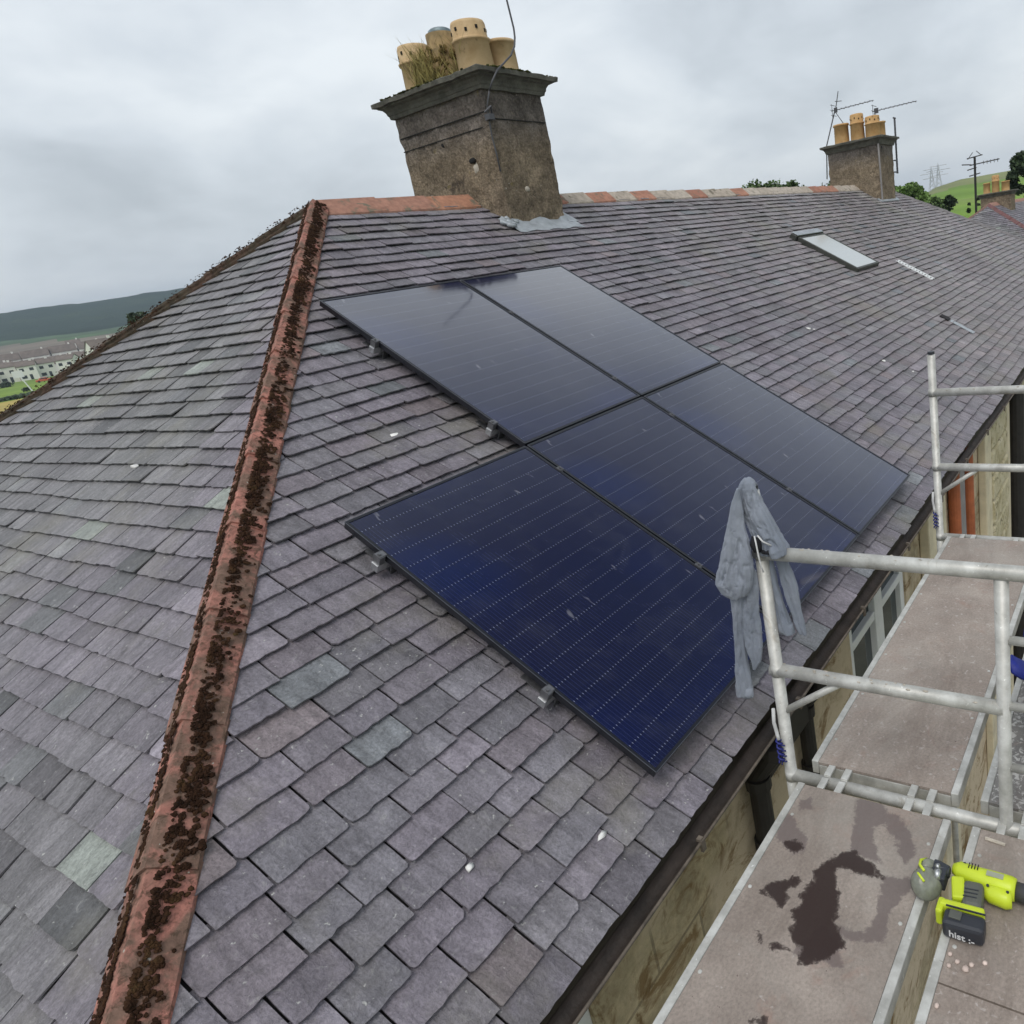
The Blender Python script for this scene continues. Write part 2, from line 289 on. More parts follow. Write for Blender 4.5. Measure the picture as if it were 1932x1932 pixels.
c = m.ramp(m.noise(0.012, 6, 0.65), [(0.3, (0.012, 0.026, 0.018)), (0.6, (0.03, 0.052, 0.028)), (0.75, (0.05, 0.075, 0.03))]); m.set('Base Color', c); m.bump(m.noise(0.08, 5, 0.7), 1.0, 6.0); FOREST = m.m
WOODLAND = simple('broadleaf_belt', (0.045, 0.09, 0.03), 0.95, 0, 0.6, 0.03)
BROWNF = simple('brown_heath', (0.17, 0.14, 0.105), 0.95, 0, 0.3, 0.03)
PAVE = simple('paved_yard', (0.19, 0.18, 0.14), 0.9, 0, 0.3, 1.5, 0.3)
HWHITE = simple('white_harling', (0.78, 0.77, 0.72), 0.9, 0, 0.06, 0.3)
HROOF = simple('brown_tiles', (0.16, 0.13, 0.11), 0.85, 0, 0.25, 0.5)
HWIN = simple('far_window', (0.03, 0.035, 0.04), 0.2)
REDCAR = simple('orange_red_paint', (0.55, 0.1, 0.04), 0.35)
BLUECAR = simple('pale_van_paint', (0.6, 0.65, 0.7), 0.35)

# ------------------------------------------------------------------ mesh builder
WM = {}
class MB:
    def __init__(s): s.v = []; s.f = []; s.c = []; s.mi = []; s.g = []
    def add(s, vs, fs, col=None, mi=0):
        b = len(s.v); s.g.append((b, len(s.f))); s.v += [tuple(p) for p in vs]; s.f += [tuple(b + i for i in f) for f in fs]; s.mi += [mi] * len(fs)
        s.c += [col or (1, 1, 1)] * len(vs)
    def box(s, c, size, M=None, col=None, mi=0, taper=1.0):
        x, y, z = [k / 2 for k in size]; vs = []
        for sz in (-1, 1):
            t = taper if sz > 0 else 1
            for sx, sy in ((-1, -1), (1, -1), (1, 1), (-1, 1)): vs.append(V((sx * x * t, sy * y * t, sz * z)))
        if M: vs = [M @ p for p in vs]
        vs = [p + V(c) for p in vs]
        s.add(vs, [(3, 2, 1, 0), (4, 5, 6, 7), (0, 1, 5, 4), (1, 2, 6, 5), (2, 3, 7, 6), (3, 0, 4, 7)], col, mi)
    def tube(s, pts, r, seg=12, col=None, cap=True, mi=0):
        pts = [V(p) for p in pts]; n = len(pts); rs = r if isinstance(r, (list, tuple)) else [r] * n
        b = []; up = None
        for i, p in enumerate(pts):
            d = (pts[min(i + 1, n - 1)] - pts[max(i - 1, 0)]).normalized()
            if up is None:
                up = V((0, 0, 1)) if abs(d.z) < 0.9 else V((1, 0, 0))
            u = d.cross(up).normalized(); w_ = u.cross(d).normalized(); up = w_
            b += [p + (u * math.cos(2 * math.pi * k / seg) + w_ * math.sin(2 * math.pi * k / seg)) * rs[i] for k in range(seg)]
        fs = [(i * seg + k, i * seg + (k + 1) % seg, (i + 1) * seg + (k + 1) % seg, (i + 1) * seg + k) for i in range(n - 1) for k in range(seg)]
        if cap: fs += [tuple(reversed(range(seg))), tuple((n - 1) * seg + k for k in range(seg))]
        s.add(b, fs, col, mi)
    def lathe(s, prof, c, seg=24, M=None, col=None, mi=0):
        vs = []
        for r, z in prof: vs += [V((r * math.cos(2 * math.pi * k / seg), r * math.sin(2 * math.pi * k / seg), z)) for k in range(seg)]
        if M: vs = [M @ p for p in vs]
        vs = [p + V(c) for p in vs]; n = len(prof)
        fs = [(i * seg + k, i * seg + (k + 1) % seg, (i + 1) * seg + (k + 1) % seg, (i + 1) * seg + k) for i in range(n - 1) for k in range(seg)]
        fs += [tuple(reversed(range(seg))), tuple((n - 1) * seg + k for k in range(seg))]
        s.add(vs, fs, col, mi)
    def blob(s, c, r, sq=(1, 1, 1), jit=0.25, M=None, col=None):
        t = (1 + 5 ** .5) / 2
        P = [(-1, t, 0), (1, t, 0), (-1, -t, 0), (1, -t, 0), (0, -1, t), (0, 1, t), (0, -1, -t), (0, 1, -t), (t, 0, -1), (t, 0, 1), (-t, 0, -1), (-t, 0, 1)]
        F = [(0, 11, 5), (0, 5, 1), (0, 1, 7), (0, 7, 10), (0, 10, 11), (1, 5, 9), (5, 11, 4), (11, 10, 2), (10, 7, 6), (7, 1, 8), (3, 9, 4), (3, 4, 2), (3, 2, 6), (3, 6, 8), (3, 8, 9), (4, 9, 5), (2, 4, 11), (6, 2, 10), (8, 6, 7), (9, 8, 1)]
        vs = []
        for p in P:
            q = V(p).normalized() * r * ru(1 - jit, 1 + jit); q = V((q.x * sq[0], q.y * sq[1], q.z * sq[2]))
            if M: q = M @ q
            vs.append(q + V(c))
        s.add(vs, F, col)
    def each(s, name, mats, parent=None, **k):
        o = None; G = s.g + [(len(s.v), len(s.f))]
        for (v0, f0), (v1, f1) in zip(G, G[1:]):
            q = MB(); q.v = s.v[v0:v1]; q.f = [tuple(i - v0 for i in f) for f in s.f[f0:f1]]; q.c = s.c[v0:v1]; q.mi = s.mi[f0:f1]; o = q.build(name, mats, parent, **k)
        return o
    def build(s, name, mats, parent=None, smooth=False, bevel=0.0, attr=None):
        W = WM.get(parent.name, Matrix.Identity(4)) if parent else Matrix.Identity(4)
        co = np.array(s.v, dtype=np.float64)
        if parent:
            I = np.array(W.inverted()); co = co @ I[:3, :3].T + I[:3, 3]
        me = bpy.data.meshes.new(name)
        me.from_pydata([tuple(p) for p in co], [], s.f)
        if not isinstance(mats, (list, tuple)): mats = [mats]
        for k in mats: me.materials.append(k)
        if len(mats) > 1: me.polygons.foreach_set('material_index', s.mi)
        if attr:
            ca = me.color_attributes.new(name=attr, type='FLOAT_COLOR', domain='POINT')
            arr = np.ones((len(s.v), 4), dtype=np.float32); arr[:, :3] = np.array(s.c); ca.data.foreach_set('color', arr.ravel())
            if getattr(s, 'st', None):
                ca = me.color_attributes.new(name='st', type='FLOAT_COLOR', domain='POINT')
                arr = np.ones((len(s.v), 4), dtype=np.float32); arr[:, :3] = np.array(s.st); ca.data.foreach_set('color', arr.ravel())
        if smooth: me.polygons.foreach_set('use_smooth', [True] * len(me.polygons))
        me.update()
        o = bpy.data.objects.new(name, me); COL.objects.link(o)
        if parent: o.parent = parent
        WM[o.name] = W
        if bevel:
            md = o.modifiers.new('bevel', 'BEVEL'); md.width = bevel; md.segments = 2; md.limit_method = 'ANGLE'
        return o
def tag(o, label=None, cat=None, group=None, kind=None):
    if label: o['label'] = label
    if cat: o['category'] = cat
    if group: o['group'] = group
    if kind: o['kind'] = kind
    return o
def empty(name, loc, rot=None, label=None, cat=None, group=None):
    o = bpy.data.objects.new(name, None); COL.objects.link(o); o.empty_display_size = 0.1
    M = Matrix.Translation(V(loc)) @ (rot.to_4x4() if rot else Matrix.Identity(4))
    o.matrix_world = M; WM[o.name] = M
    return tag(o, label, cat, group)
def copytree(o, M, label=None, group=None):
    c = o.copy(); COL.objects.link(c); c.matrix_world = M; WM[c.name] = M
    if label: c['label'] = label
    if group: c['group'] = group
    for ch in list(o.children):
        d = ch.copy(); COL.objects.link(d); d.parent = c
        for g in list(ch.children):
            q = g.copy(); COL.objects.link(q); q.parent = d
    return c

# ------------------------------------------------------------------ terrain
GZ = -8.2
def interp(x, pts):
    if x <= pts[0][0]: return pts[0][1]
    for (a0, b0), (a1, b1) in zip(pts, pts[1:]):
        if x <= a1: return b0 + (b1 - b0) * (x - a0) / (a1 - a0)
    return pts[-1][1]
def el(deg, r): return CAM.z + r * math.tan(R_(deg))
E_L = [(0, .6), (30, .4), (50, 1.2), (60, 2.5), (63, 2.75), (66, 2.82), (69.5, 2.69), (73, 2.72), (78, 2.6), (90, 2.0), (120, 1.0), (180, .8), (300, .8), (360, .6)]
E_R = [(-40, 1.2), (5, 2.15), (8.9, 1.9), (12, 1.95), (13.7, 1.72), (14.6, 1.3), (16, .9), (20, .5), (30, .2), (60, 0)]
def sm(x, a0, b0):
    t = max(0, min(1, (x - a0) / (b0 - a0))); return t * t * (3 - 2 * t)
def hgt(az, r):
    az = (az + 180) % 360 - 180
    wR = 1 - sm(az, 26, 40) if az > -60 else 0
    a360 = az % 360
    hl = interp(r, [(0, GZ), (420, GZ), (600, -1.0), (800, el(.85, 800)), (1150, el(1.2, 1150)), (1600, el(interp(a360, E_L), 1600)), (2000, el(interp(a360, E_L), 1600) - 20), (3500, 20)])
    hr = interp(r, [(0, GZ), (110, GZ), (200, el(-0.1, 200)), (330, el(.75, 330)), (480, el(interp(az, E_R), 480)), (900, el(interp(az, E_R), 480)), (1600, el(.9, 1600)), (2600, 20)])
    z = hl * (1 - wR) + hr * wR
    if r > 150:
        x, y = r * math.cos(R_(az)), r * math.sin(R_(az))
        z += mn.noise(V((x * .01, y * .01, 0))) * min(3, (r - 150) * .006) + (mn.noise(V((x * .05, y * .05, 3))) * 2.2 if r > 1000 and wR < .5 else 0)
    return z
azs = [a for a in np.arange(-6, 92, .4)] + [a for a in np.arange(92, 354, 4)]
rads = [0.0] + [3 * 1.17 ** k for k in range(6)] + list(np.geomspace(8, 2700, 120))
rads = sorted(set(round(float(r), 2) for r in rads))
b = MB(); nA = len(azs)
vs = []; 
for r in rads:
    for a0 in azs:
        vs.append((CAM.x + r * math.cos(R_(a0)), CAM.y + r * math.sin(R_(a0)), hgt(a0, r)))
fs = []; mis = []
for i in range(len(rads) - 1):
    r = (rads[i] + rads[i + 1]) / 2
    for k in range(nA):
        a0 = azs[k]; az = (a0 + 180) % 360 - 180
        fs.append((i * nA + k, i * nA + (k + 1) % nA, (i + 1) * nA + (k + 1) % nA, (i + 1) * nA + k))
        x, y = r * math.cos(R_(az)), r * math.sin(R_(az)); nz = mn.noise(V((x * .012, y * .012, 9)))
        if r < 45: mi = 0
        elif az < 30 and az > -60: mi = 5 if r > 420 + 25 * nz else (3 if r > 130 else 1)
        elif r < 216: mi = 2 if 60 < az < 110 else 1
        elif r < 425: mi = 1
        elif r < 790 + 60 * nz: mi = 7
        elif r < 1000 + 160 * nz: mi = 6
        else: mi = 4
        mis.append(mi)
b.v = vs; b.f = fs; b.mi = mis; b.c = [(1, 1, 1)] * len(vs)
tag(b.build('ground', [PAVE, GRASS, OCHRE, HILLG, FOREST, MOOR, WOODLAND, BROWNF], smooth=True), kind='structure')
def gpt(az, r, dz=0): return V((CAM.x + r * math.cos(R_(az)), CAM.y + r * math.sin(R_(az)), hgt(az, r) + dz))

# ------------------------------------------------------------------ haze
b = MB(); b.box((CAM.x, CAM.y, 60), (5600, 5600, 170))
hz = b.build('haze', [bpy.data.materials.new('haze_air')]); hm = hz.data.materials[0]; hm.use_nodes = True; hm.node_tree.nodes.clear()
ho = hm.node_tree.nodes.new('ShaderNodeOutputMaterial'); hv = hm.node_tree.nodes.new('ShaderNodeVolumePrincipled')
hv.inputs['Density'].default_value = 0.0003; hv.inputs['Color'].default_value = (0.62, 0.74, 0.88, 1); hv.inputs['Anisotropy'].default_value = 0.1
hm.node_tree.links.new(hv.outputs[0], ho.inputs['Volume']); tag(hz, kind='stuff')

# ------------------------------------------------------------------ roof generator
PITCH = 0.5666; CA, SA, TA = math.cos(PITCH), math.sin(PITCH), math.tan(PITCH)
SE = 5.19; GAUGE = 0.1205
def clip(poly, f):
    o = []
    for i in range(len(poly)):
        p, q = poly[i], poly[(i + 1) % len(poly)]; a0, b0 = f(p), f(q)
        if a0 >= 0: o.append(p)
        if (a0 >= 0) != (b0 >= 0):
            t = a0 / (a0 - b0); o.append((p[0] + (q[0] - p[0]) * t, p[1] + (q[1] - p[1]) * t))
    return o
def slate_face(mb, O, U, Vd, N, lo, hi, se, palette, skip=(), wmean=0.212, extra=None):
    """lo(s), hi(s): limits of u at slope distance s"""
    nC = int(round(se / GAUGE))
    g = se / nC
    for k in range(1, nC + 1):
        st = k * g; u = lo(st) - 0.3 - rnd() * .2; end = hi(st) + .1
        while u < end:
            wd = wmean * ru(0.78, 1.22); u1 = u + wd; um = (u + u1) / 2
            wave = 0.005 * math.sin(um * 1.7 + k * .9) + .004 * math.sin(um * 4.1 + k * 2.3)
            s1 = st + wave + random.gauss(0, .0022); s0 = st - g - 0.035
            if rnd() < .012: s1 += ru(.004, .02)
            ht = random.gauss(.025, .0032); rot = random.gauss(0, .006)
            gp = .0032 + .0018 * rnd()
            a0, a1 = u + gp, u1 - gp
            cl, crr = (ru(.004, .02) if rnd() < .5 else .003), (ru(.004, .02) if rnd() < .5 else .003)
            j_ = lambda q=.0016: random.gauss(0, q)
            pl = [(a0, s0), (a1, s0), (a1 + j_(.001), (s0 + s1) / 2), (a1, s1 - crr), (a1 - crr * .35 + j_(), s1 - crr * .3 + j_()), (a1 - crr, s1)] + [(a1 - (a1 - a0) * q, s1 + j_(.0019)) for q in (.25, .38, .5, .63, .76)] + [(a0 + cl, s1), (a0 + cl * .35 + j_(), s1 - cl * .3 + j_()), (a0, s1 - cl), (a0 + j_(.001), (s0 + s1) / 2)]
            pl = [(um + (p[0] - um) - (p[1] - s1) * rot, p[1] + (p[0] - um) * rot) for p in pl]
            pl = clip(pl, lambda p: p[0] - lo(p[1])); 
            if len(pl) > 2: pl = clip(pl, lambda p: hi(p[1]) - p[0])
            u = u1
            if len(pl) < 3: continue
            if any(ax0 < um < ax1 and as0 < st - g / 2 < as1 for ax0, ax1, as0, as1 in skip): continue
            th = ru(.006, .0095); tl = random.gauss(0, .006)
            def P(p, d): 
                h = .003 + (ht - .003) * (p[1] - s0) / (s1 - s0) + (p[0] - um) * tl + d
                return O + U * p[0] + Vd * p[1] + N * h
            col = palette(um, st)
            n = len(pl)
            top = [P(p, 0) for p in pl]; bot = [P(p, -th) for p in pl]
            rr = (rnd() * 40, rnd() * 40, rnd() * 40)
            if not hasattr(mb, 'st'): mb.st = []
            mb.st += [(p[0] + rr[0], p[1] + rr[1], rr[2]) for p in pl] * 2
            mb.add(top + bot, [tuple(reversed(range(n)))] + [(i, (i + 1) % n, n + (i + 1) % n, n + i) for i in range(n)], col)
BASES = [(0.209, 0.193, 0.217), (0.204, 0.194, 0.214), (0.2, 0.196, 0.213), (0.214, 0.199, 0.22), (0.204, 0.198, 0.211), (0.213, 0.193, 0.212), (0.193, 0.182, 0.204)]
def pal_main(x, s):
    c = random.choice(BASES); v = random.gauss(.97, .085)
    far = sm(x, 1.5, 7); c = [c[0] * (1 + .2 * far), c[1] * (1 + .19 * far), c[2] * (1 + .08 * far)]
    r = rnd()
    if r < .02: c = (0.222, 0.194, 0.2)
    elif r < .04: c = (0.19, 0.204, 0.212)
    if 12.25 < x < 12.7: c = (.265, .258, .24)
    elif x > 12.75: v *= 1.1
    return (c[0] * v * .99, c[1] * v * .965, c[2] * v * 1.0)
def pal_left(y, s):
    g_ = mn.noise(V((y * .7, s * .7, 5))) 
    hipd = sm(s * CA + y, .15, .8)   # slates beside the near hip are purpler
    A_ = V((0.213, 0.197, 0.22)); B_ = V((0.19, 0.192, 0.188))
    c = A_.lerp(B_, min(1, hipd * (.75 + g_))); v = random.gauss(1.0, .12); r = rnd()
    if r < .012: c = V((0.27, 0.3, 0.265)); v = 1.05
    elif r < .07: c = V((0.235, 0.238, 0.236))
    elif r < .17: c = V((0.15, 0.154, 0.156))
    return (c[0] * v * .99, c[1] * v * .965, c[2] * v * 1.0)

def roof_block(ox, oz, L, root, back=True, wm=0.212):
    O = V((ox, 0, oz)); O2 = V((ox + L, 0, oz))
    N1 = V((0, -SA, CA)); b = MB()
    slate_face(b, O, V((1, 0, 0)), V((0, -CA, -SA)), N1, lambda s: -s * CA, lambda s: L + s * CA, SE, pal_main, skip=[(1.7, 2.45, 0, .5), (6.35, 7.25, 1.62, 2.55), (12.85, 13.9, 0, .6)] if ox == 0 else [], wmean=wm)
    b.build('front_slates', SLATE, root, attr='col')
    b = MB(); slate_face(b, O, V((0, 1, 0)), V((-CA, 0, -SA)), V((-SA, 0, CA)), lambda s: -s * CA, lambda s: s * CA, SE, pal_left, wmean=wm)
    b.build('hip_end_slates', SLATE, root, attr='col')
    b = MB(); slate_face(b, O, V((-1, 0, 0)), V((0, CA, -SA)), V((0, SA, CA)), lambda s: -(L + s * CA), lambda s: s * CA, SE, pal_left, wmean=wm * 1.3)
    b.build('back_slates', SLATE, root, attr='col')
    b = MB(); slate_face(b, O2, V((0, -1, 0)), V((CA, 0, -SA)), V((SA, 0, CA)), lambda s: -s * CA, lambda s: s * CA, SE, pal_main, wmean=wm * 1.2)
    b.build('far_end_slates', SLATE, root, attr='col')
    # solid roof core just under the slates
    e_ = (SE - .06) * CA; ze = -(SE - .06) * SA; k = -.016
    pts = [(0, 0, k), (L, 0, k), (-e_, -e_, ze + k), (L + e_, -e_, ze + k), (L + e_, e_, ze + k), (-e_, e_, ze + k)]
    b = MB(); b.add([O + V(p) for p in pts], [(0, 2, 3, 1), (1, 3, 4), (1, 4, 5, 0), (0, 5, 2), (5, 4, 3, 2)]); b.build('roof_core', UNDER, root)
def capping(p0, p1, w1, w2, n1, n2, mb, piece=.45, wing=.13, lift=.05, colf=None, th=.014):
    """angle tiles from p0 to p1; w1,w2 unit directions of the wings, n1,n2 plane normals"""
    p0, p1 = V(p0), V(p1); L = (p1 - p0).length; d = (p1 - p0) / L; n = int(L / piece); pc = L / n
    up = (n1 + n2).normalized()
    for i in range(n):
        a0 = p0 + d * (pc * i - .01); b0 = p0 + d * (pc * (i + 1) + .02)
        j = ru(-.004, .004); off = w1 * j
        prof = [w1 * wing + n1 * lift * .45, w1 * wing * .55 + n1 * lift * .8, w1 * .03 + up * (lift + .008) + n1 * .004, up * (lift + .02), w2 * .03 + up * (lift + .008) + n2 * .004, w2 * wing * .55 + n2 * lift * .8, w2 * wing + n2 * lift * .45]
        vs = []
        for q, h in ((a0, .0), (b0, .012)):
            vs += [q + off + p + up * (h + ru(-.001, .001)) for p in prof] + [q + off + p + up * h - up * th * 1.3 for p in prof]
        m_ = len(prof); fs = []
        for k in range(m_ - 1):
            fs += [(k, k + 1, 2 * m_ + k + 1, 2 * m_ + k), (m_ + k + 1, m_ + k, 3 * m_ + k, 3 * m_ + k + 1), (m_ + k, m_ + k + 1, k + 1, k), (2 * m_ + k, 2 * m_ + k + 1, 3 * m_ + k + 1, 3 * m_ + k)]
        fs += [(0, 2 * m_, 3 * m_, m_), (m_ - 1, 2 * m_ - 1, 4 * m_ - 1, 3 * m_ - 1)]
        mb.add(vs, fs, colf(i) if colf else None)
NF, NB, NL, NR = V((0, -SA, CA)), V((0, SA, CA)), V((-SA, 0, CA)), V((SA, 0, CA))
def wingdir(d, n, toward):
    w_ = n.cross(V(d).normalized()).normalized()
    return w_ if w_.dot(V(toward)) > 0 else -w_
def mossy(mb, p0, p1, w1, w2, n1, n2, count, bias, rmax=.02, wing=.13):
    p0, p1 = V(p0), V(p1); up = (n1 + n2).normalized()
    for _ in range(count):
        t = rnd(); q = p0.lerp(p1, t)
        sd_ = rnd()
        sd_ = sd_ ** bias
        L_ = (p1 - p0).length
        dens = .3 * mn.noise(V((t * L_ * 2.2, sd_ * 2, 1))) + .3 * mn.noise(V((t * L_ * 13, sd_ * 4, 4))) + .55 * mn.noise(V((t * L_ * 48, sd_ * 11, 8))) + .6 * mn.noise(V((t * L_ * 100, sd_ * 22, 3)))
        if wing > .08 and (sd_ < .2 or (sd_ < .48 and rnd() < .86)): continue
        if rnd() > sm(dens - max(0, sd_ - .74) * 2.2, -.02, .14): continue
        if sd_ < .58: u = 1 - sd_ / .58; base = w1 * (wing * u) + n1 * (.035 + .035 * (1 - u)); n = n1; ww = w1
        else: u = (sd_ - .58) / .42; base = w2 * (wing * u) + n2 * (.035 + .035 * (1 - u)); n = n2; ww = w2
        r = ru(.004, rmax) * (1 + max(0, dens))
        M = n.to_track_quat('Z', 'Y').to_matrix()
        mb.blob(q + base, r, (ru(.8, 1.4), ru(.8, 1.4), ru(.3, .55)), .35, M)

# ================================================================== HOUSE 1
HX, HL = 0, 14.5
house = empty('terraced_house', (5, 0, GZ), label='long slate roofed stone terrace with mossy hip nearest the camera', cat='house')
roof_block(0, 0, HL, house)
# ridge
def rcol(i):
    if i < 4: return random.choice([(0.5, 0.13, 0.06), (0.46, 0.16, 0.09), (0.4, 0.2, 0.13)]) if i > 1 else (0.36, 0.19, 0.14)
    return random.choice([(0.42, 0.36, 0.3), (0.46, 0.4, 0.34), (0.36, 0.17, 0.12), (0.4, 0.2, 0.14)])
b = MB()
wf, wb = V((0, -CA, -SA)), V((0, CA, -SA))
capping((0.0, 0, .0), (1.62, 0, .0), wf, wb, NF, NB, b, .45, .15, .045, rcol)
b.build('ridge_tiles', RIDGE, house, attr='col'); b = MB()
capping((2.5, 0, .0), (12.85, 0, .0), wf, wb, NF, NB, b, .45, .14, .04, lambda i: rcol(i + 6))
b.build('ridge_tiles', RIDGE, house, attr='col'); b = MB()
capping((13.9, 0, .0), (HL, 0, .0), wf, wb, NF, NB, b, .3, .14, .04, lambda i: rcol(0))
b.build('ridge_tiles', RIDGE, house, attr='col')
# hips
b = MB(); mm = MB(); HW = .092
E1 = SE * CA + .02; ZE = -(SE + .02) * SA
hipd = V((-1, -1, -TA)); w1 = wingdir(hipd, NL, (0, 1, 0)); w2 = wingdir(hipd, NF, (1, 0, 0))
h0 = V((-.03, -.03, .0)); h1 = V((-E1, -E1, ZE))
capping(h0, h1, w1, w2, NL, NF, b, .46, HW, .05)
mossy(mm, h0, h1, w1, w2, NL, NF, 120000, 1.0, .0052, HW)
b.build('hip_tiles', HIPTILE, house)
mo = mm.build('moss', MOSS, house, smooth=True); mo['kind'] = 'stuff'; mo['label'] = 'dark moss clumps on the pink hip tiles'
b = MB(); mm = MB()
hb = V((-1, 1, -TA)); w1b = wingdir(hb, NL, (0, -1, 0)); w2b = wingdir(hb, NB, (1, 0, 0))
capping((-.03, .03, 0), (-E1, E1, ZE), w1b, w2b, NL, NB, b, .46, .055, .02)
mossy(mm, (-.03, .03, 0), (-E1, E1, ZE), w1b, w2b, NL, NB, 5000, 1.0, .007, .06)
b.build('hip_tiles', HIPDARK, house); mo = mm.build('moss', MOSS, house, smooth=True); mo['kind'] = 'stuff'
b = MB()
for sy, NN in ((-1, NF), (1, NB)):
    dd = V((1, sy, -TA)); capping((HL, 0, 0), (HL + E1, sy * E1, ZE), wingdir(dd, NR, (0, -sy, 0)), wingdir(dd, NN, (-1, 0, 0)), NR, NN, b, .46, .07, .03)
b.build('hip_tiles', HIPGREY, house)
# walls (with window opening in the front one)
WY = -4.25; WX0, WX1 = -4.25, HL + 4.25; ZT = -2.84
def wallpanel(mb, x0, x1, z0, z1, y=WY, t=.35):
    mb.box(((x0 + x1) / 2, y + t / 2, (z0 + z1) / 2), (x1 - x0, t, z1 - z0))
b = MB()
wins = [(-.2, 1.0, -4.35, -2.9), (-3.55, -2.79, -4.35, -2.93), (7.2, 8.3, -4.35, -3.0), (10.2, 11.3, -4.35, -3.0), (14.2, 15.4, -4.35, -3.0)]
xs = sorted([WX0, WX1] + [w_[0] for w_ in wins] + [w_[1] for w_ in wins])
for x0, x1 in zip(xs, xs[1:]):
    ww = [w_ for w_ in wins if abs(w_[0] - x0) < 1e-6]
    if ww: wallpanel(b, x0, x1, GZ - .2, ww[0][2]); wallpanel(b, x0, x1, ww[0][3], ZT)
    else: wallpanel(b, x0, x1, GZ - .2, ZT)
b.box(((WX0 + WX1) / 2, 4.08, (GZ + ZT) / 2), (WX1 - WX0, .34, ZT - GZ))
b.box((WX0 + .17, .03, (GZ + ZT) / 2), (.34, 7.76, ZT - GZ)); b.box((WX1 - .17, .03, (GZ + ZT) / 2), (.34, 7.76, ZT - GZ))
b.build('wall', WALLST, house)
b = MB(); b.box(((WX0 + WX1) / 2, WY - .03, ZT + .0), (WX1 - WX0 + .1, .055, .17)); b.box((WX0 - .03, 0, ZT), (.055, 8.55, .17)); b.build('fascia', GUTTER, house)
for (x0, x1, z0, z1) in wins:
    f = MB(); y = WY + .05; t = .085
    f.box(((x0 + x1) / 2, y, z1 - t / 2), (x1 - x0, .07, t)); f.box(((x0 + x1) / 2, y, z0 + t / 2), (x1 - x0, .07, t))
    for x in (x0 + t / 2, x1 - t / 2): f.box((x, y, (z0 + z1) / 2), (t, .07, z1 - z0 - 2 * t - .004))
    xm = x0 + (x1 - x0) * .5
    f.box((xm, y - .004, (z0 + z1) / 2), (.16, .074, z1 - z0 - 2 * t - .004))
    zt = z1 - .39
    f.box(((x0 + xm) / 2 - .004, y - .002, zt), (xm - x0 - .165, .07, .06)); f.box(((x1 + xm) / 2 + .004, y - .002, zt), (x1 - xm - .165, .07, .06))
    fr = f.build('window', WHITE, house, bevel=.006)
    g_ = MB(); g_.box(((x0 + x1) / 2, y + .012, (z0 + z1) / 2), (x1 - x0 - .1, .012, z1 - z0 - .1)); g_.build('pane', GLASS, fr)
    g_ = MB(); g_.box(((x0 + x1) / 2, WY - .02, z0 - .06), (x1 - x0 + .2, .14, .1)); g_.build('sill', PALEST, fr, bevel=.01)
# raised stone panels on the facade
b = MB()
for x0, x1 in ((1.42, 1.98), (3.72, 4.02), (4.95, 5.2), (5.68, 5.92), (6.75, 6.95), (9.0, 9.3), (11.9, 12.3)):
    b.box(((x0 + x1) / 2, WY - .045, (GZ + ZT) / 2 - .05), (x1 - x0, .085, ZT - GZ - .2))
b.each('dressed_stone', PALEST, house, bevel=.012)
for x0, x1 in ((4.02, 4.95), (5.92, 6.75), (9.3, 10.1), (12.3, 13.4)):
    b = MB()
    for k in range(18):
        z = GZ + .15 + k * .29
        if z > ZT - .2: break
        b.box(((x0 + x1) / 2, WY - .05, z), (x1 - x0 - .01, ru(.1, .13), .27))
    b.build('rock_faced_stone', ROCK, house, bevel=.03)
b = MB(); b.box((2.68, WY - .03, -3.9), (.34, .055, 2.0)); b.build('grey_pilaster', GREYPIPE, house)
# gutter
def gutter(p0, p1, outw):
    p0, p1 = V(p0), V(p1); d = (p1 - p0).normalized(); o_ = V(outw); up = V((0, 0, 1)); R1 = .04; b = MB(); n = 10; vs = []
    for q in (p0, p1):
        for rr in (R1, R1 - .005):
            vs += [q + o_ * (-math.cos(math.pi * k / n) * rr) - up * (math.sin(math.pi * k / n) * rr) for k in range(n + 1)]
    m_ = n + 1; fs = []
    for k in range(n): fs += [(k, k + 1, 2 * m_ + k + 1, 2 * m_ + k), (m_ + k + 1, m_ + k, 3 * m_ + k, 3 * m_ + k + 1)]
    b.add(vs, fs); g_ = b.build('gutter', GUTTER, house, smooth=True)
    b = MB(); b.tube([p0 + o_ * R1, p1 + o_ * R1], .006, 8); 
    L = (p1 - p0).length; k = .4
    while k < L:
        q = p0 + d * k
        b.box(q + o_ * (R1 + .004) - up * .012, (.022 if abs(d.x) > .5 else .012, .012 if abs(d.x) > .5 else .022, .05)); b.box(q + o_ * (R1 - .005) + up * .012, (.02, .02, .012)); k += .92
    b.build('gutter_rim', GUTEDGE, g_)
gutter((-4.52, -4.412, -2.82), (HL + 4.4, -4.412, -2.82), (0, -1, 0)); gutter((-4.418, -4.37, -2.824), (-4.418, 4.4, -2.824), (-1, 0, 0))
def downpipe(x, mat, r=.045, top=-2.88, rings=True, y=None, bot=GZ):
    y = y if y is not None else WY - r - .02; b = MB()
    pts = [(x, -4.418, top + .0), (x, -4.41, top - .06), (x, y, top - .2), (x, y, GZ)] if rings else [(x, y, top), (x, y, bot)]
    b.tube(pts, r, 14)
    if rings:
        for z in (top - .26, top - .62, top - 1.9, top - 3.6): b.tube([(x, y, z), (x, y, z + .06)], r + .012, 14)
    b.build('downpipe', mat, house, smooth=False)
downpipe(-1.62, PIPEBLK, .05); downpipe(-1.05, PIPEBLK, .042); downpipe(5.45, PIPEBLK, .1, rings=False, top=-2.9)
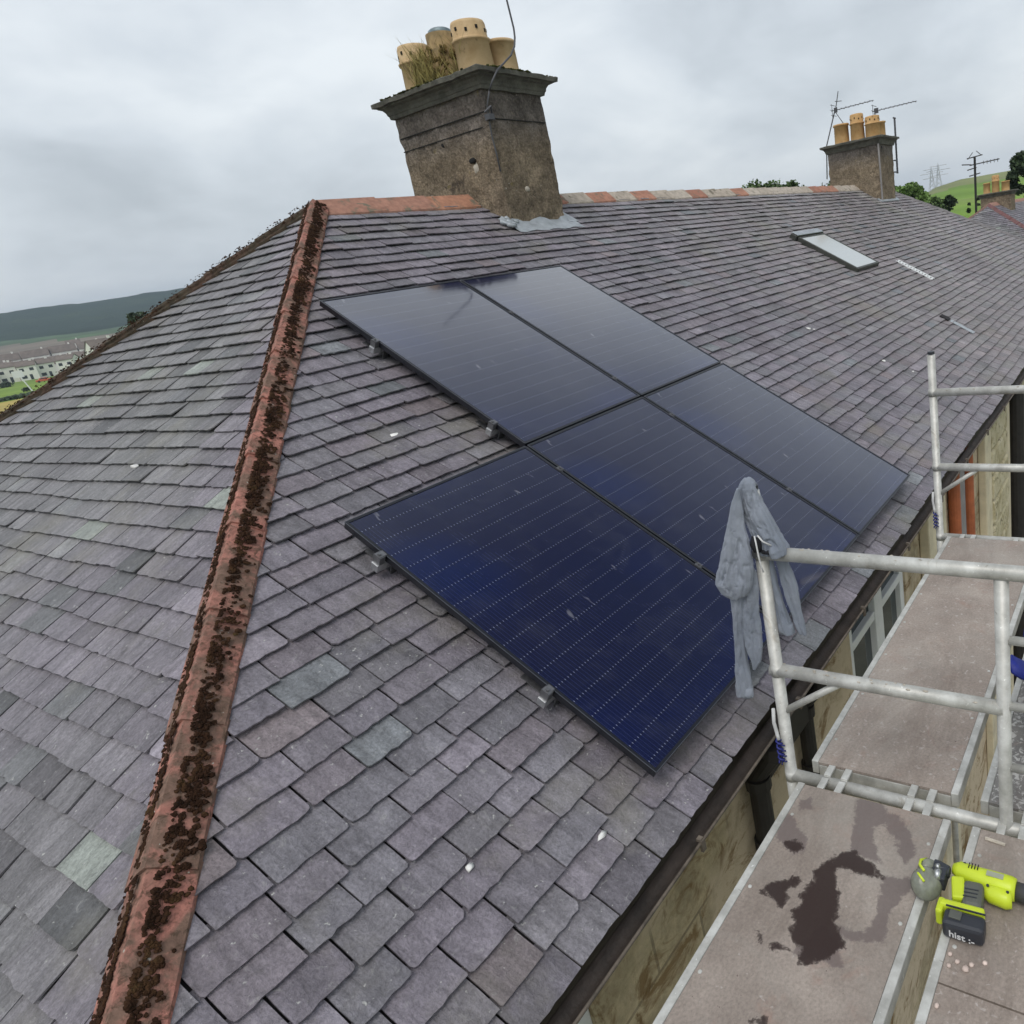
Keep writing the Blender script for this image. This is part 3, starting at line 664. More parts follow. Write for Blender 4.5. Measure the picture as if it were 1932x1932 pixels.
downpipe(2.4, PIPERED, .055, rings=False, top=-2.9, y=WY - .06, bot=-4.9); downpipe(2.97, PIPERED, .055, rings=False, top=-2.9, y=WY - .06, bot=-4.9); downpipe(9.6, PIPEBLK, .05)
b = MB(); b.box((-1.3, WY - .05, -3.03), (.5, .1, .24)); b.build('hopper', PIPEBLK, house, bevel=.01)
# skylight
def onroof(x, s, h=0): return V((x, -s * CA, -s * SA)) + NF * h
RM = Matrix((V((1, 0, 0)), V((0, CA, SA)), NF)).transposed()       # local x along ridge, y up-slope, z out
b = MB()
def rbox(mb, x0, x1, s0, s1, h0, h1): mb.box(onroof((x0 + x1) / 2, (s0 + s1) / 2, (h0 + h1) / 2), (x1 - x0, s1 - s0, h1 - h0), RM)
rbox(b, 6.3, 6.34, 1.6, 2.6, -.02, .075); rbox(b, 7.22, 7.26, 1.6, 2.6, -.02, .075); rbox(b, 6.344, 7.216, 2.56, 2.6, -.02, .075); rbox(b, 6.344, 7.216, 1.6, 1.64, -.02, .075)
rbox(b, 6.24, 7.28, 1.5, 1.597, .0, .085)
sk = b.build('skylight', simple('skylight_frame', (0.05, 0.052, 0.045), 0.5), house, bevel=.008)
m = Mat('skylight_glass', 0.12, 0.8); m.set('Base Color', (0.5, 0.53, 0.53)); b = MB(); rbox(b, 6.34, 7.22, 1.64, 2.56, .055, .068); b.build('pane', m.m, sk)  # pale base colour paints the reflected sky, and a blind, into the pane
b = MB(); rbox(b, 6.28, 7.24, 1.49, 1.6, .087, .1); b.build('hood', LEAD, sk, bevel=.008)
b = MB()
rbox(b, 8.1, 8.125, 2.62, 3.27, .015, .03); rbox(b, 8.235, 8.26, 2.62, 3.27, .015, .03)
for k in range(13): rbox(b, 8.13, 8.23, 2.635 + k * .05, 2.66 + k * .05, .015, .028)
b.build('vent_strip', WHITE, house)
b = MB(); rbox(b, 6.28, 6.42, 3.9, 4.03, .02, .035); b.build('slate_hole_shade', UNDER, house)  # dark box on the slates stands in for a shaded hole
b = MB(); rbox(b, 6.3, 6.42, 4.05, 4.4, .02, .028); b.build('lead_patch', LEAD, house)
b = MB()
for x, s, r in ((-1.535, 2.75, .03), (3.27, 3.2, .035), (3.33, 3.24, .025), (-2.52, 4.98, .018), (-2.9, 4.72, .014), (3.55, 4.0, .028), (3.7, 4.3, .022), (-2.62, 2.42, .015)):
    b.blob(onroof(x, s, .02), r, (1.3, .8, .06), .45, RM)
b.each('bird_dropping', simple('chalky_white', (0.75, 0.74, 0.72), 0.9), house, smooth=True)

# chimneys
def rough_box(mb, x0, x1, y0, y1, z0, z1, d=.05, j=.006):
    nx, ny, nz = max(2, int((x1 - x0) / d)), max(2, int((y1 - y0) / d)), max(2, int((z1 - z0) / d))
    def pt(x, y, z):
        q = V((x * 9, y * 9, z * 9)); n = V((mn.noise(q), mn.noise(q + V((7, 0, 0))), mn.noise(q + V((0, 7, 0))))) * j * 2
        # round the arrises a little
        return V((x, y, z)) + n
    def grid(f, a0, b0):
        vs = [f(i / a0, k / b0) for i in range(a0 + 1) for k in range(b0 + 1)]
        mb.add(vs, [(i * (b0 + 1) + k, i * (b0 + 1) + k + 1, (i + 1) * (b0 + 1) + k + 1, (i + 1) * (b0 + 1) + k) for i in range(a0) for k in range(b0)])
    lx = lambda t: x0 + (x1 - x0) * t; ly = lambda t: y0 + (y1 - y0) * t; lz = lambda t: z0 + (z1 - z0) * t
    grid(lambda s, t: pt(lx(s), y0, lz(t)), nx, nz); grid(lambda s, t: pt(lx(1 - s), y1, lz(t)), nx, nz)
    grid(lambda s, t: pt(x0, ly(1 - s), lz(t)), ny, nz); grid(lambda s, t: pt(x1, ly(s), lz(t)), ny, nz); grid(lambda s, t: pt(lx(s), ly(t), z1), nx, ny)
def cornice(parent, x0, x1, y0, y1, z, scale=1.0):
    b = MB(); rings = [(.0, .0), (.03, .0), (.036, .028), (.044, .036), (.05, .06), (.07, .088), (.1, .1), (.104, .112), (.138, .114), (.142, .15), (.13, .158), (-.2, .17)]
    nx, ny = 16, 22; vs = []
    def ring(o_, h):
        a0, a1, b0, b1 = x0 - o_ * scale, x1 + o_ * scale, y0 - o_ * scale, y1 + o_ * scale; P = []
        for i in range(nx): P.append((a0 + (a1 - a0) * i / nx, b0))
        for i in range(ny): P.append((a1, b0 + (b1 - b0) * i / ny))
        for i in range(nx): P.append((a1 - (a1 - a0) * i / nx, b1))
        for i in range(ny): P.append((a0, b1 - (b1 - b0) * i / ny))
        out = []
        for x, y in P:
            q = V((x * 7, y * 7, h * 20 + z)); j = .006 if h < .11 else .011
            out.append(V((x + mn.noise(q) * j, y + mn.noise(q + V((5, 0, 0))) * j, z + h + mn.noise(q + V((0, 5, 0))) * j)))
        return out
    for o_, h in rings: vs += ring(o_, h)
    n = 2 * (nx + ny)
    b.add(vs, [(i * n + k, i * n + (k + 1) % n, (i + 1) * n + (k + 1) % n, (i + 1) * n + k) for i in range(len(rings) - 1) for k in range(n)] + [tuple((len(rings) - 1) * n + k for k in range(n))])
    return b.build('cap', STONECAP, parent)
def capmoss(parent, x0, x1, y0, y1, z, n):
    b = MB()
    for _ in range(n):
        t = rnd(); sidex = rnd() < .45
        x, y = (ru(x0, x1), random.choice([y0, y0, y1])) if sidex else (random.choice([x0, x0, x1]), ru(y0, y1))
        if mn.noise(V((x * 3, y * 3, 2))) < -.1: continue
        x += (ru(0, .12)) * (1 if x < (x0 + x1) / 2 else -1); y += ru(0, .12) * (1 if y < (y0 + y1) / 2 else -1)
        b.blob((x, y, z), ru(.006, .02), (1.2, 1.2, .6), .4)
    o = b.build('moss', GMOSS, parent, smooth=True); o['kind'] = 'stuff'
def pot(parent, x, y, z, h, r, kind, mat):
    b = MB()
    if kind == 'louvre':
        prof = [(r * .98, 0), (r * 1.0, .02), (r * .93, h * .62), (r * 1.03, h * .635), (r * 1.05, h * .67), (r * .95, h * .69), (r * .93, h * .7), (r * .93, h * .93), (r * .88, h * .985), (r * .72, h), (r * .6, h * .985), (r * .55, h * .8)]
    elif kind == 'plain':
        prof = [(r, 0), (r * .97, .02), (r * .94, h * .9), (r * 1.05, h * .91), (r * 1.06, h * .97), (r * 1.0, h), (r * .82, h), (r * .8, h * .7)]
    elif kind == 'tall':
        prof = [(r * 1.15, 0), (r * 1.15, h * .38), (r * 1.0, h * .42), (r * .97, h * .62), (r * .78, h * .64), (r * .76, h * .9), (r * .6, h * .9)]
    p = b.lathe(prof, (x, y, z), 28) or b.build('pot', mat, parent, smooth=False)
    for f in p.data.polygons: f.use_smooth = True
    if kind == 'louvre':
        q = MB()
        for k in range(10):
            a = 2 * math.pi * k / 10; M = Matrix.Rotation(a, 3, 'Z')
            q.box(V((x, y, z + h * (.8 + .04 * (k % 2)))) + M @ V((r * .925, 0, 0)), (.012, .022, .028), M)
        # hole shade painted as dark plugs on the pot face, no recess cut
        p2 = q.build('pot', DARK, parent) if False else None
        bb = MB(); bb.v, bb.f, bb.mi, bb.c = q.v, q.f, q.mi, q.c
        # join as second material of the same pot
        me = p.data; n0 = len(me.vertices)
        I = np.array(WM[p.name].inverted()); co0 = [tuple(v.co) for v in me.vertices]; fo = [tuple(f.vertices) for f in me.polygons]
        co1 = np.array(q.v) @ I[:3, :3].T + I[:3, 3]
        me.clear_geometry(); me.from_pydata(co0 + [tuple(c) for c in co1], [], fo + [tuple(n0 + i for i in f) for f in q.f]); me.materials.append(DARK)
        for i, f in enumerate(me.polygons):
            f.material_index = 0 if i < len(fo) else 1; f.use_smooth = i < len(fo)
    return p
def chimney(parent, x0, x1, y0, y1, z0, zt, n=''):
    b = MB(); rough_box(b, x0, x1, y0, y1, z0, zt + .01, .028, .009); return b.build('chimney', HARL, parent, smooth=True)
C1 = (1.675, 2.47, -.446, .79)
ch = chimney(house, *C1, -.75, .9)
cornice(ch, *C1, .9); capmoss(ch, C1[0] - .14, C1[1] + .14, C1[2] - .14, C1[3] + .14, 1.06, 1500)
pot(ch, 1.93, .58, 1.055, .47, .165, 'louvre', POT); pot(ch, 1.95, .2, 1.055, .53, .175, 'tall', POTMOSS)
pot(ch, 1.93, -.2, 1.055, .475, .172, 'louvre', POT); pot(ch, 2.27, -.22, 1.055, .35, .155, 'plain', POT)
b = MB()
for k in range(900):
    a = rnd() * 6.28; z = 1.06 + .34 * rnd() ** 1.3
    if mn.noise(V((math.cos(a) * 2, math.sin(a) * 2, z * 6))) < -.12: continue
    b.blob((1.95 + math.cos(a) * .19, .2 + math.sin(a) * .19, z), ru(.008, .022), (1, 1, 1.3), .45)
o = b.build('moss', GMOSS2, ch, smooth=False); o['kind'] = 'stuff'
b = MB(); b.lathe([(.105, 0), (.112, .02), (.108, .05), (.085, .065), (.02, .07)], (1.95, .19, 1.51), 20); b.build('metal_cowl', simple('zinc', (0.2, 0.25, 0.27), 0.5, 0.4), ch, smooth=True)
# string line, holes and mortar patches on the stack
b = MB()
for z in (.72, .6):
    b.box((C1[0] - .004, (C1[2] + C1[3]) / 2, z), (.012, C1[3] - C1[2] - .02, .008)); 
b.box(((C1[0] + C1[1]) / 2, C1[2] - .004, .66), (C1[1] - C1[0] - .02, .012, .007))
b.each('joint_line', DARK, ch)
b = MB(); b.blob((C1[0] - .004, -.12, .36), .05, (.25, 1.1, .6), .3); b.blob((C1[0] - .0, .22, .56), .028, (.25, .8, 1), .3); b.each('hole', DARK, ch, smooth=True)
b = MB(); b.blob((C1[0] + .012, -.13, .28), .075, (.25, .9, .8), .3); b.blob((2.0, C1[2] + .008, .05), .05, (.8, .25, .7), .3); b.each('mortar_patch', MORTAR, ch, smooth=True)
b = MB()  # lead apron
N_ = 12; vs = []
for i in range(N_ + 1):
    x = 1.6 + (2.56 - 1.6) * i / N_
    for s, h in ((.50, .045 + .02 * math.sin(i * 1.3)), (.545, .035 + .006 * math.sin(i * 2.1)), (.7 + .015 * math.sin(i * 1.7), .028)): vs.append(onroof(x, s, h))
b.add(vs, [(i * 3 + k, i * 3 + k + 1, (i + 1) * 3 + k + 1, (i + 1) * 3 + k) for i in range(N_) for k in range(2)])
for k in range(14):
    b.blob(onroof(1.6 + ru(-.06, .12), ru(.45, .62), .045), ru(.02, .045), (1.2, 1, .5), .35, RM)
b.build('lead_flashing', LEAD, ch, smooth=True)
b = MB()
for k in range(7): rbox(b, C1[1] + .0, C1[1] + .14, .02 + k * .08, .1 + k * .08, .02 + .001 * k, .028 + .001 * k)
b.build('side_flashing', LEAD, ch)
b = MB()   # weeds growing between the pots
def tuft(mb, c, n, h):
    for _ in range(n):
        p = V(c) + V((ru(-.1, .1), ru(-.13, .13), 0)); d = V((ru(-.5, .5), ru(-.5, .5), 1)).normalized(); L = h * ru(.5, 1.2); w_ = V((ru(-1, 1), ru(-1, 1), 0)).normalized() * .005
        q = p + d * L * .6; e_ = p + d * L + V((ru(-1, 1), ru(-1, 1), -.2)) * L * .3
        mb.add([p - w_, p + w_, q + w_ * .7, q - w_ * .7, e_], [(0, 1, 2, 3), (3, 2, 4)])
tuft(b, (1.92, .39, 1.06), 380, .46); tuft(b, (1.76, .26, 1.06), 220, .34); tuft(b, (1.92, .0, 1.06), 120, .4); tuft(b, (1.86, .3, 1.28), 90, .2); tuft(b, (1.8, .2, 1.06), 160, .22); tuft(b, (1.78, .02, 1.06), 60, .12)
tag(b.build('weeds', simple('dry_weed', (0.3, 0.25, 0.09), 0.9, 0, 0.4, 10)), 'dry yellow-green weeds growing between the pots of the big chimney', 'weeds', kind='stuff')

C2 = (12.87, 13.93, -.58, .55)
ch2 = chimney(house, *C2, -.8, .78); cornice(ch2, *C2, .78, .9)
pot(ch2, 13.2, .31, .93, .42, .165, 'plain', POTORANGE); pot(ch2, 13.2, -.05, .93, .55, .155, 'louvre', POTORANGE); pot(ch2, 13.2, -.39, .93, .44, .165, 'louvre', POTORANGE); pot(ch2, 13.58, -.4, .93, .34, .15, 'plain', POTORANGE)
b = MB(); rbox(b, 12.75, 14.0, .6, .74, .02, .04); rbox(b, 13.93, 14.12, .1, .7, .02, .04); b.build('lead_flashing', LEAD, ch2)
b = MB(); b.tube([(12.83, -.6, .78), (12.84, -.605, .2), (12.84, -.61, -.36)], .02, 8); b.build('flue_pipe', GREYPIPE, ch2)

# ------------------------------------------------------------------ block 2
B2 = empty('terraced_house', (40, 0, GZ), label='second slate roofed terrace further along the street beyond the first', cat='house')
roof_block(28.2, -.78, 14, B2, wm=.3)
b = MB()
capping((28.2, 0, -.78), (42.2, 0, -.78), wf, wb, NF, NB, b, .45, .15, .045, lambda i: (.36, .2, .16))
o_ = V((28.2, 0, -.78)); capping(o_, o_ + V((-E1, -E1, ZE)), w1, w2, NL, NF, b, .46, .1, .04, lambda i: (.17, .085, .085)); capping(o_, o_ + V((-E1, E1, ZE)), w1b, w2b, NL, NB, b, .46, .05, .03, lambda i: (.22, .13, .11))
b.build('ridge_tiles', RIDGE, B2, attr='col')
b = MB(); b.box((35.2, 0, (GZ - .78 + ZT) / 2 - .0), (22.4, 8.5, -.78 + ZT - GZ)); b.build('wall', WALLST, B2)
ch3 = chimney(B2, 29.9, 30.9, -.55, .62, -1.5, -.5); cornice(ch3, 29.9, 30.9, -.55, .62, -.5, .9)
pot(ch3, 30.2, .42, -.35, .42, .14, 'plain', POTORANGE); pot(ch3, 30.2, .08, -.35, .66, .15, 'louvre', POTORANGE); pot(ch3, 30.2, -.3, -.35, .38, .16, 'plain', POTORANGE)

# ================================================================== SOLAR PANELS
PW, PL, PH = 1.134, 1.722, .13
X0, S0 = -1.10, 1.53
panel_specs = [(0, 0, 'black solar panel at the top left of the array, reflecting the chimney'), (1, 0, 'black solar panel at the top right of the array, below the chimney base'),
               (-1, 1, 'dark blue solar panel at the bottom left of the array, nearest the mossy hip'), (0, 1, 'middle solar panel of the lower row, partly behind the hanging grey jacket'), (1, 1, 'bottom right solar panel of the array, smeared with pale dust')]
def pbox(mb, c, size): mb.box(c, size)
first = None
for i, j, lab in panel_specs:
    org = onroof(X0 + i * 1.154, S0 + j * 1.742, PH)
    Mx = Matrix.Translation(org) @ RM.to_4x4()
    if first is None:
        root = bpy.data.objects.new('solar_panel', None); COL.objects.link(root); root.matrix_world = Mx; WM[root.name] = Matrix.Identity(4)
        t = .012; b = MB()
        b.box((PW / 2, -t / 2, -.0175), (PW, t, .035)); b.box((PW / 2, -PL + t / 2, -.0175), (PW, t, .035))
        b.box((t / 2, -PL / 2, -.0175), (t, PL - 2 * t, .035)); b.box((PW - t / 2, -PL / 2, -.0175), (t, PL - 2 * t, .035))
        b.build('frame', BLACKFRAME, root)
        b = MB()  # paler strip along the arris of the frame
        e_ = .0022
        b.box((PW / 2, .001, -.0008), (PW, e_, e_)); b.box((PW / 2, -PL - .001, -.0008), (PW, e_, e_)); b.box((-.001, -PL / 2, -.0008), (e_, PL, e_)); b.box((PW + .001, -PL / 2, -.0008), (e_, PL, e_))
        b.build('frame_edge', EDGE, root)
        b = MB(); b.box((PW / 2, -PL / 2, -.0065), (PW - 2 * t - .0005, PL - 2 * t - .0005, .007)); b.build('cell_sheet', CELLS, root)
        tag(root, lab, 'solar panel', 'solar panels on the slate roof'); WM[root.name] = Mx; first = root
    else: copytree(first, Mx, lab)
# rails with clamps and hooks
rl = empty('mounting_rail', onroof(0, 2.05, .07), RM)
railspec = [(2.05, -1.14, 1.25, 'aluminium mounting rail under the upper panels, nearest the ridge', 0), (3.02, -1.14, 1.25, 'aluminium mounting rail under the lower edge of the upper panels', 0),
            (3.52, -2.30, 1.25, 'aluminium mounting rail under the top of the lower three panels', 1), (4.47, -2.30, 1.25, 'aluminium mounting rail nearest the eave under the lower three panels', 1)]
bpy.data.objects.remove(rl)
for s, x0, x1, lab, row in railspec:
    root = empty('mounting_rail', onroof(x0, s, .07), RM, lab, 'rail', 'rails carrying the solar panels')
    b = MB(); rbox(b, x0, x1, s - .02, s + .02, .055, .094); b.build('rail', GALV, root, bevel=.003)
    # end clamps + hook
    b = MB(); rbox(b, x0 + .008, x0 + .037, s - .02, s + .02, .0945, .134); rbox(b, x0 + .008, x0 + .048, s - .016, s + .016, .1305, .1365); b.tube([onroof(x0 + .02, s, .137), onroof(x0 + .02, s, .146)], .008, 8); b.each('end_clamp', CLAMP, root)
    b = MB()
    for k in range(3 if row else 2):
        xh = x0 + .07 + k * 1.0
        rbox(b, xh, xh + .03, s + .02, s + .026, .0, .09); rbox(b, xh, xh + .03, s - .16, s + .02, .022, .028); b.tube([onroof(xh + .015, s + .03, .07), onroof(xh + .015, s + .045, .07)], .01, 8)
    b.each('roof_hook', CLAMP, root)
    b = MB(); cols = (0, 1) if row else (1,)
    for c_ in cols:
        x = X0 + c_ * 1.154 - .01; rbox(b, x - .016, x + .016, s - .015, s + .015, .1305, .1345); rbox(b, x - .005, x + .005, s - .02, s + .02, .095, .1295); b.tube([onroof(x, s, .135), onroof(x, s, .142)], .007, 8)
    b.each('mid_clamp', CLAMP, root)

# ================================================================== AERIAL ROD on chimney 1
root = empty('aerial_rod', (1.49, -.52, .4), label='thin bent grey aerial rod rising from the big chimney past its pots', cat='aerial')
b = MB(); b.tube([(2.06, -.6, 1.9), (2.075, -.6, 1.75), (2.084, -.6, 1.633), (2.094, -.6, 1.491), (2.1, -.6, 1.40), (2.09, -.6, 1.331), (2.06, -.6, 1.253), (1.986, -.6, 1.17), (1.873, -.6, 1.096), (1.753, -.605, 1.022), (1.66, -.61, .93), (1.645, -.56, .86)], .0085, 8); b.build('rod', CABLE, root, smooth=True)
b = MB(); b.tube([(1.645, -.56, .86), (1.65, -.49, .75), (1.657, -.467, .62), (1.65, -.465, .5), (1.66, -.463, .36), (1.655, -.468, .2)], .007, 8); b.build('cable', CABLE, root, smooth=True)
b = MB(); b.box((1.66, -.48, .66), (.07, .06, .05)); b.tube([(1.62, -.47, .7), (1.65, -.53, .74), (1.71, -.47, .7)], .01, 8); b.build('bracket', CABLE, root, bevel=.006)
# TV aerials on chimney 2
def yagi(root, p, d, L, n, boomr=.008):
    d = V(d).normalized(); side = d.cross(V((0, 0, 1))).normalized(); b = MB(); b.tube([p, V(p) + d * L], boomr, 6)
    for k in range(n):
        q = V(p) + d * (L * (k + .5) / n); e_ = side * (.13 if k else .2); b.tube([q - e_, q + e_], .005, 5)
    b.box(V(p) + d * .1, (.03, .07, .1)); b.tube([V(p) + d * .02 + V((0, 0, -.13)), V(p) + d * .02 + V((0, 0, .13))], .006, 5); b.tube([V(p) + d * .05 + side * .16 + V((0, 0, .1)), V(p) + d * .05 - side * .16 + V((0, 0, .1))], .006, 5); b.tube([V(p) + d * .05 + side * .16 - V((0, 0, .1)), V(p) + d * .05 - side * .16 - V((0, 0, .1))], .006, 5); b.build('antenna', CABLE, root)
root = empty('tv_aerial', (13.2, .62, .5), label='tv aerial on the left mast of the smaller chimney, beside its pots', cat='aerial', group='aerials on the smaller chimney')
b = MB(); b.tube([(13.0, .66, .3), (13.1, .64, .98), (13.2, .43, 1.62), (13.2, .4, 1.7)], .014, 8); b.build('mast', CABLE, root)
yagi(root, (13.2, .5, 1.65), (0, -1, .01), .95, 9); b = MB(); b.tube([(13.2, .4, 1.66), (13.2, .31, 2.0)], .01, 6); b.tube([(13.2, .25, 1.8), (13.2, .4, 1.82)], .008, 6); b.tube([(13.2, .4, 1.6), (13.2, .25, 1.36)], .008, 6); b.build('stay', CABLE, root)
root = empty('tv_aerial', (13.2, -.46, .9), label='tv aerial on the right mast of the smaller chimney, pointing right over empty sky', cat='aerial', group='aerials on the smaller chimney')
b = MB(); b.tube([(13.1, -.6, .7), (13.2, -.47, .95), (13.2, -.456, 1.5)], .012, 8); b.build('mast', CABLE, root); yagi(root, (13.2, -.4, 1.45), (0, -1, 0), .95, 10)
root = empty('aerial_pole', (14.05, -.6, .2), label='bare dark pole bracketed to the right side of the smaller chimney', cat='aerial')
b = MB(); b.tube([(14.12, -.6, .2), (14.14, -.6, 1.33)], .022, 8); b.tube([(14.05, -.6, 1.34), (14.2, -.6, 1.34)], .018, 8); b.build('pole', CABLE, root)
b = MB(); b.tube([(13.9, -.6, .47), (14.13, -.6, .47)], .015, 6); b.tube([(13.9, -.6, .23), (14.13, -.6, .23)], .015, 6); b.each('bracket', CABLE, root)

# ================================================================== SCAFFOLD
ZD = -2.8; FY0, FY1 = -4.612, -5.97; SY = -5.435
def sframe(x, lab):
    root = empty('ladder_scaffold', (x, FY0, ZD), label=lab, cat='scaffold', group='end frames of the scaffold tower')
    def st(y, z0, z1, r=.0245):
        b = MB(); b.tube([(x, y, z0), (x, y, z1)], r, 20); o = b.build('upright', ALU, root, smooth=True); return o
    st(FY0, GZ, -1.60); st(FY1, GZ, -1.60); st(SY, -4.3, -1.86, .0225)
    b = MB(); b.tube([(x, FY0, -1.595), (x, FY0, -1.60 + .02)], .0215, 16); b.build('cap_end', TOOLDK, root)
    for z in (-1.84, -2.335):
        b = MB(); b.tube([(x, FY0 - .02 + .045, z), (x, (FY1 if z > -2 else SY) - .0, z)], .0255, 20); b.build('guard_rail', ALU, root, smooth=True)
    b = MB(); b.tube([(x, FY0, ZD - .03), (x, FY1, ZD - .03)], .0245, 16); b.build('transom', ALU, root, smooth=True)
    b = MB(); 
    for k, z in enumerate((-2.075, -2.32, -2.565, -3.05, -3.3, -3.55, -3.8)): b.tube([(x, SY - .02, z), (x, FY1, z)], .015, 12)
    b.each('rung', ALU, root, smooth=True)
    b = MB(); b.tube([(x, FY0 - .02, -2.515), (x, FY0 - .26, -2.345)], .014, 12); b.build('gusset', ALU, root, smooth=True)
    b = MB()
    for z in (-1.84, -2.335, ZD - .03):
        b.tube([(x, FY0, z - .022), (x, FY0, z + .022)], .0262, 18)
    b.each('weld_collar', ALU, root, smooth=True)
    for z, y0_, y1_ in ((-1.84, FY0, FY1), (-2.335, FY0, SY)):
        b = MB()
        for k in range(26):
            y = ru(y1_, y0_); a = ru(-.9, .9); q = V((x - math.sin(a) * .0255, y, z + math.cos(a) * .0255)); b.blob(q, ru(.002, .006), (1, ru(1, 2), .35 + abs(a) * .3), .4)
        o = b.build('cement_splashes', MORTAR, root, smooth=True); o['kind'] = 'stuff'
    return root
sframe(-1.82, 'near end frame of the aluminium scaffold tower, with the grey jacket on its post')
sframe(.68, 'far end frame of the aluminium scaffold tower, standing free before the facade')
WET = [([(-2.181,-4.93),(-2.269,-4.894),(-2.308,-4.913),(-2.372,-4.886),(-2.406,-4.913),(-2.443,-4.892),(-2.475,-4.918),(-2.532,-4.925),(-2.554,-4.982),(-2.602,-4.973),(-2.573,-5.04),(-2.506,-5.082),(-2.474,-5.081),(-2.465,-5.055),(-2.427,-5.032),(-2.33,-5.008),(-2.229,-4.955)],0),
([(-2.181,-4.93),(-2.142,-4.987),(-2.164,-5.057),(-2.212,-5.115),(-2.224,-5.065),(-2.22,-4.996),(-2.221,-4.952)],0),
([(-1.893,-4.92),(-1.873,-5.002),(-1.918,-5.036),(-1.926,-5.091),(-2.008,-5.158),(-2.074,-5.182),(-2.121,-5.165),(-2.06,-5.111),(-2.044,-5.131),(-2.012,-5.078),(-1.976,-5.054),(-2.008,-5.019),(-2.086,-5.044),(-2.149,-5.095),(-2.157,-5.054),(-2.139,-4.973),(-2.048,-4.96)],1),
([(-2.212,-5.115),(-2.179,-5.216),(-2.348,-5.174),(-2.437,-5.185),(-2.478,-5.071),(-2.44,-5.05),(-2.43,-5.13),(-2.34,-5.14)],1),
([(-2.145,-4.705),(-2.059,-4.709),(-2.072,-4.75),(-2.126,-4.78),(-2.14,-4.814),(-2.202,-4.833),(-2.225,-4.796),(-2.197,-4.756),(-2.181,-4.707)],1),
([(-2.19,-4.75),(-2.16,-4.8),(-2.2,-4.825),(-2.22,-4.79)],0),([(-1.97,-4.72),(-1.95,-4.76),(-2.0,-4.78),(-2.02,-4.74)],1),
([(-2.406,-4.766),(-2.353,-4.801),(-2.311,-4.847),(-2.325,-4.872),(-2.373,-4.848),(-2.444,-4.855),(-2.418,-4.811)],0),
([(-2.548,-4.823),(-2.575,-4.855),(-2.562,-4.933),(-2.571,-4.942),(-2.59,-4.85)],0),([(-2.82,-4.924),(-2.773,-4.967),(-2.8,-4.974)],0),([(-2.5,-5.08),(-2.56,-5.1),(-2.58,-4.95),(-2.45,-5.0)],1)]
def inpoly(x, y, P):
    c = False; j = len(P) - 1
    for i in range(len(P)):
        if (P[i][1] > y) != (P[j][1] > y) and x < (P[j][0] - P[i][0]) * (y - P[i][1]) / (P[j][1] - P[i][1]) + P[i][0]: c = not c
        j = i
    return c
def edged(x, y, P):
    best = 9
    for i in range(len(P)):
        ax, ay = P[i]; bx, by = P[(i + 1) % len(P)]; dx, dy = bx - ax, by - ay; t = max(0, min(1, ((x - ax) * dx + (y - ay) * dy) / (dx * dx + dy * dy + 1e-12)))
        best = min(best, math.hypot(x - ax - t * dx, y - ay - t * dy))
    return best
def deck(x0, x1, y0, y1, mat, lab, wet=False, seam=None):
    root = empty('scaffold_deck', ((x0 + x1) / 2, (y0 + y1) / 2, ZD), label=lab, cat='scaffold deck', group='plywood decks of the scaffold tower')
    t = .028; b = MB()
    if wet:
        d = .012; nx, ny = int((x1 - x0) / d), int((y0 - y1 - 2 * t) / d)
        vs = []; cs = []
        for i in range(nx + 1):
            for k in range(ny + 1):
                x = x0 + .004 + (x1 - x0 - .008) * i / nx; y = y0 - t - .001 - (y0 - y1 - 2 * t - .002) * k / ny; v = [0., 0.]
                for P, ch_ in WET:
                    dd = edged(x, y, P); dd = dd if inpoly(x, y, P) else -dd; v[ch_] = max(v[ch_], max(0, min(1, .5 + dd / .055)))
                vs.append((x, y, ZD)); cs.append((v[0], v[1], 0))
        b.v = vs; b.c = cs; b.f = [(i * (ny + 1) + k + 1, i * (ny + 1) + k, (i + 1) * (ny + 1) + k, (i + 1) * (ny + 1) + k + 1) for i in range(nx) for k in range(ny)]; b.mi = [0] * len(b.f)
        b.build('board', mat, root, attr='wet')
        b = MB(); b.box(((x0 + x1) / 2, (y0 + y1) / 2, ZD - .008), (x1 - x0 - .008, y0 - y1 - 2 * t - .002, .012)); b.build('board_core', UNDER, root)
    else:
        cuts = [x0] + (seam or []) + [x1]
        for a0, a1 in zip(cuts, cuts[1:]):
            b.box(((a0 + a1) / 2, (y0 + y1) / 2, ZD - .006), (a1 - a0 - .006, y0 - y1 - 2 * t - .002, .012))
        b.each('board', mat, root)
    for y in (y0 - t / 2, y1 + t / 2):
        b = MB(); b.box(((x0 + x1) / 2, y, ZD - .027), (x1 - x0, t, .06)); b.build('side_rail', ALU, root, bevel=.003)
    b = MB()
    for x in (x0 + .02, x1 - .02): b.box((x, (y0 + y1) / 2, ZD - .04), (.035, y0 - y1 - 2 * t - .002, .05))
    for x, sx in ((x0, -1), (x1, 1)):
        for y in (y0 - .09, y0 - .16, y1 + .09, y1 + .16):
            b.box((x + sx * .028, y, ZD - .006), (.062, .028, .012)); b.box((x + sx * .056, y, ZD - .03), (.01, .028, .05))
    b.each('end_bracket', ALU, root, bevel=.002)
    b = MB()
    for x in np.linspace(x0 + .15, x1 - .15, 7):
        for y in (y0 - t - .018, y1 + t + .018): b.lathe([(.007, 0), (.006, .0022), (.001, .003)], (x + ru(-.03, .03), y, ZD + .0003), 10)
    b.each('screw', ALU, root)
    return root
deck(-4.26, -1.885, -4.675, -5.262, DECKWET, 'nearest scaffold deck, stained by a dark wet puddle', wet=True)
deck(-1.752, .615, -4.675, -5.258, DECKRED, 'speckled reddish scaffold deck running on along the facade beyond the wet one')
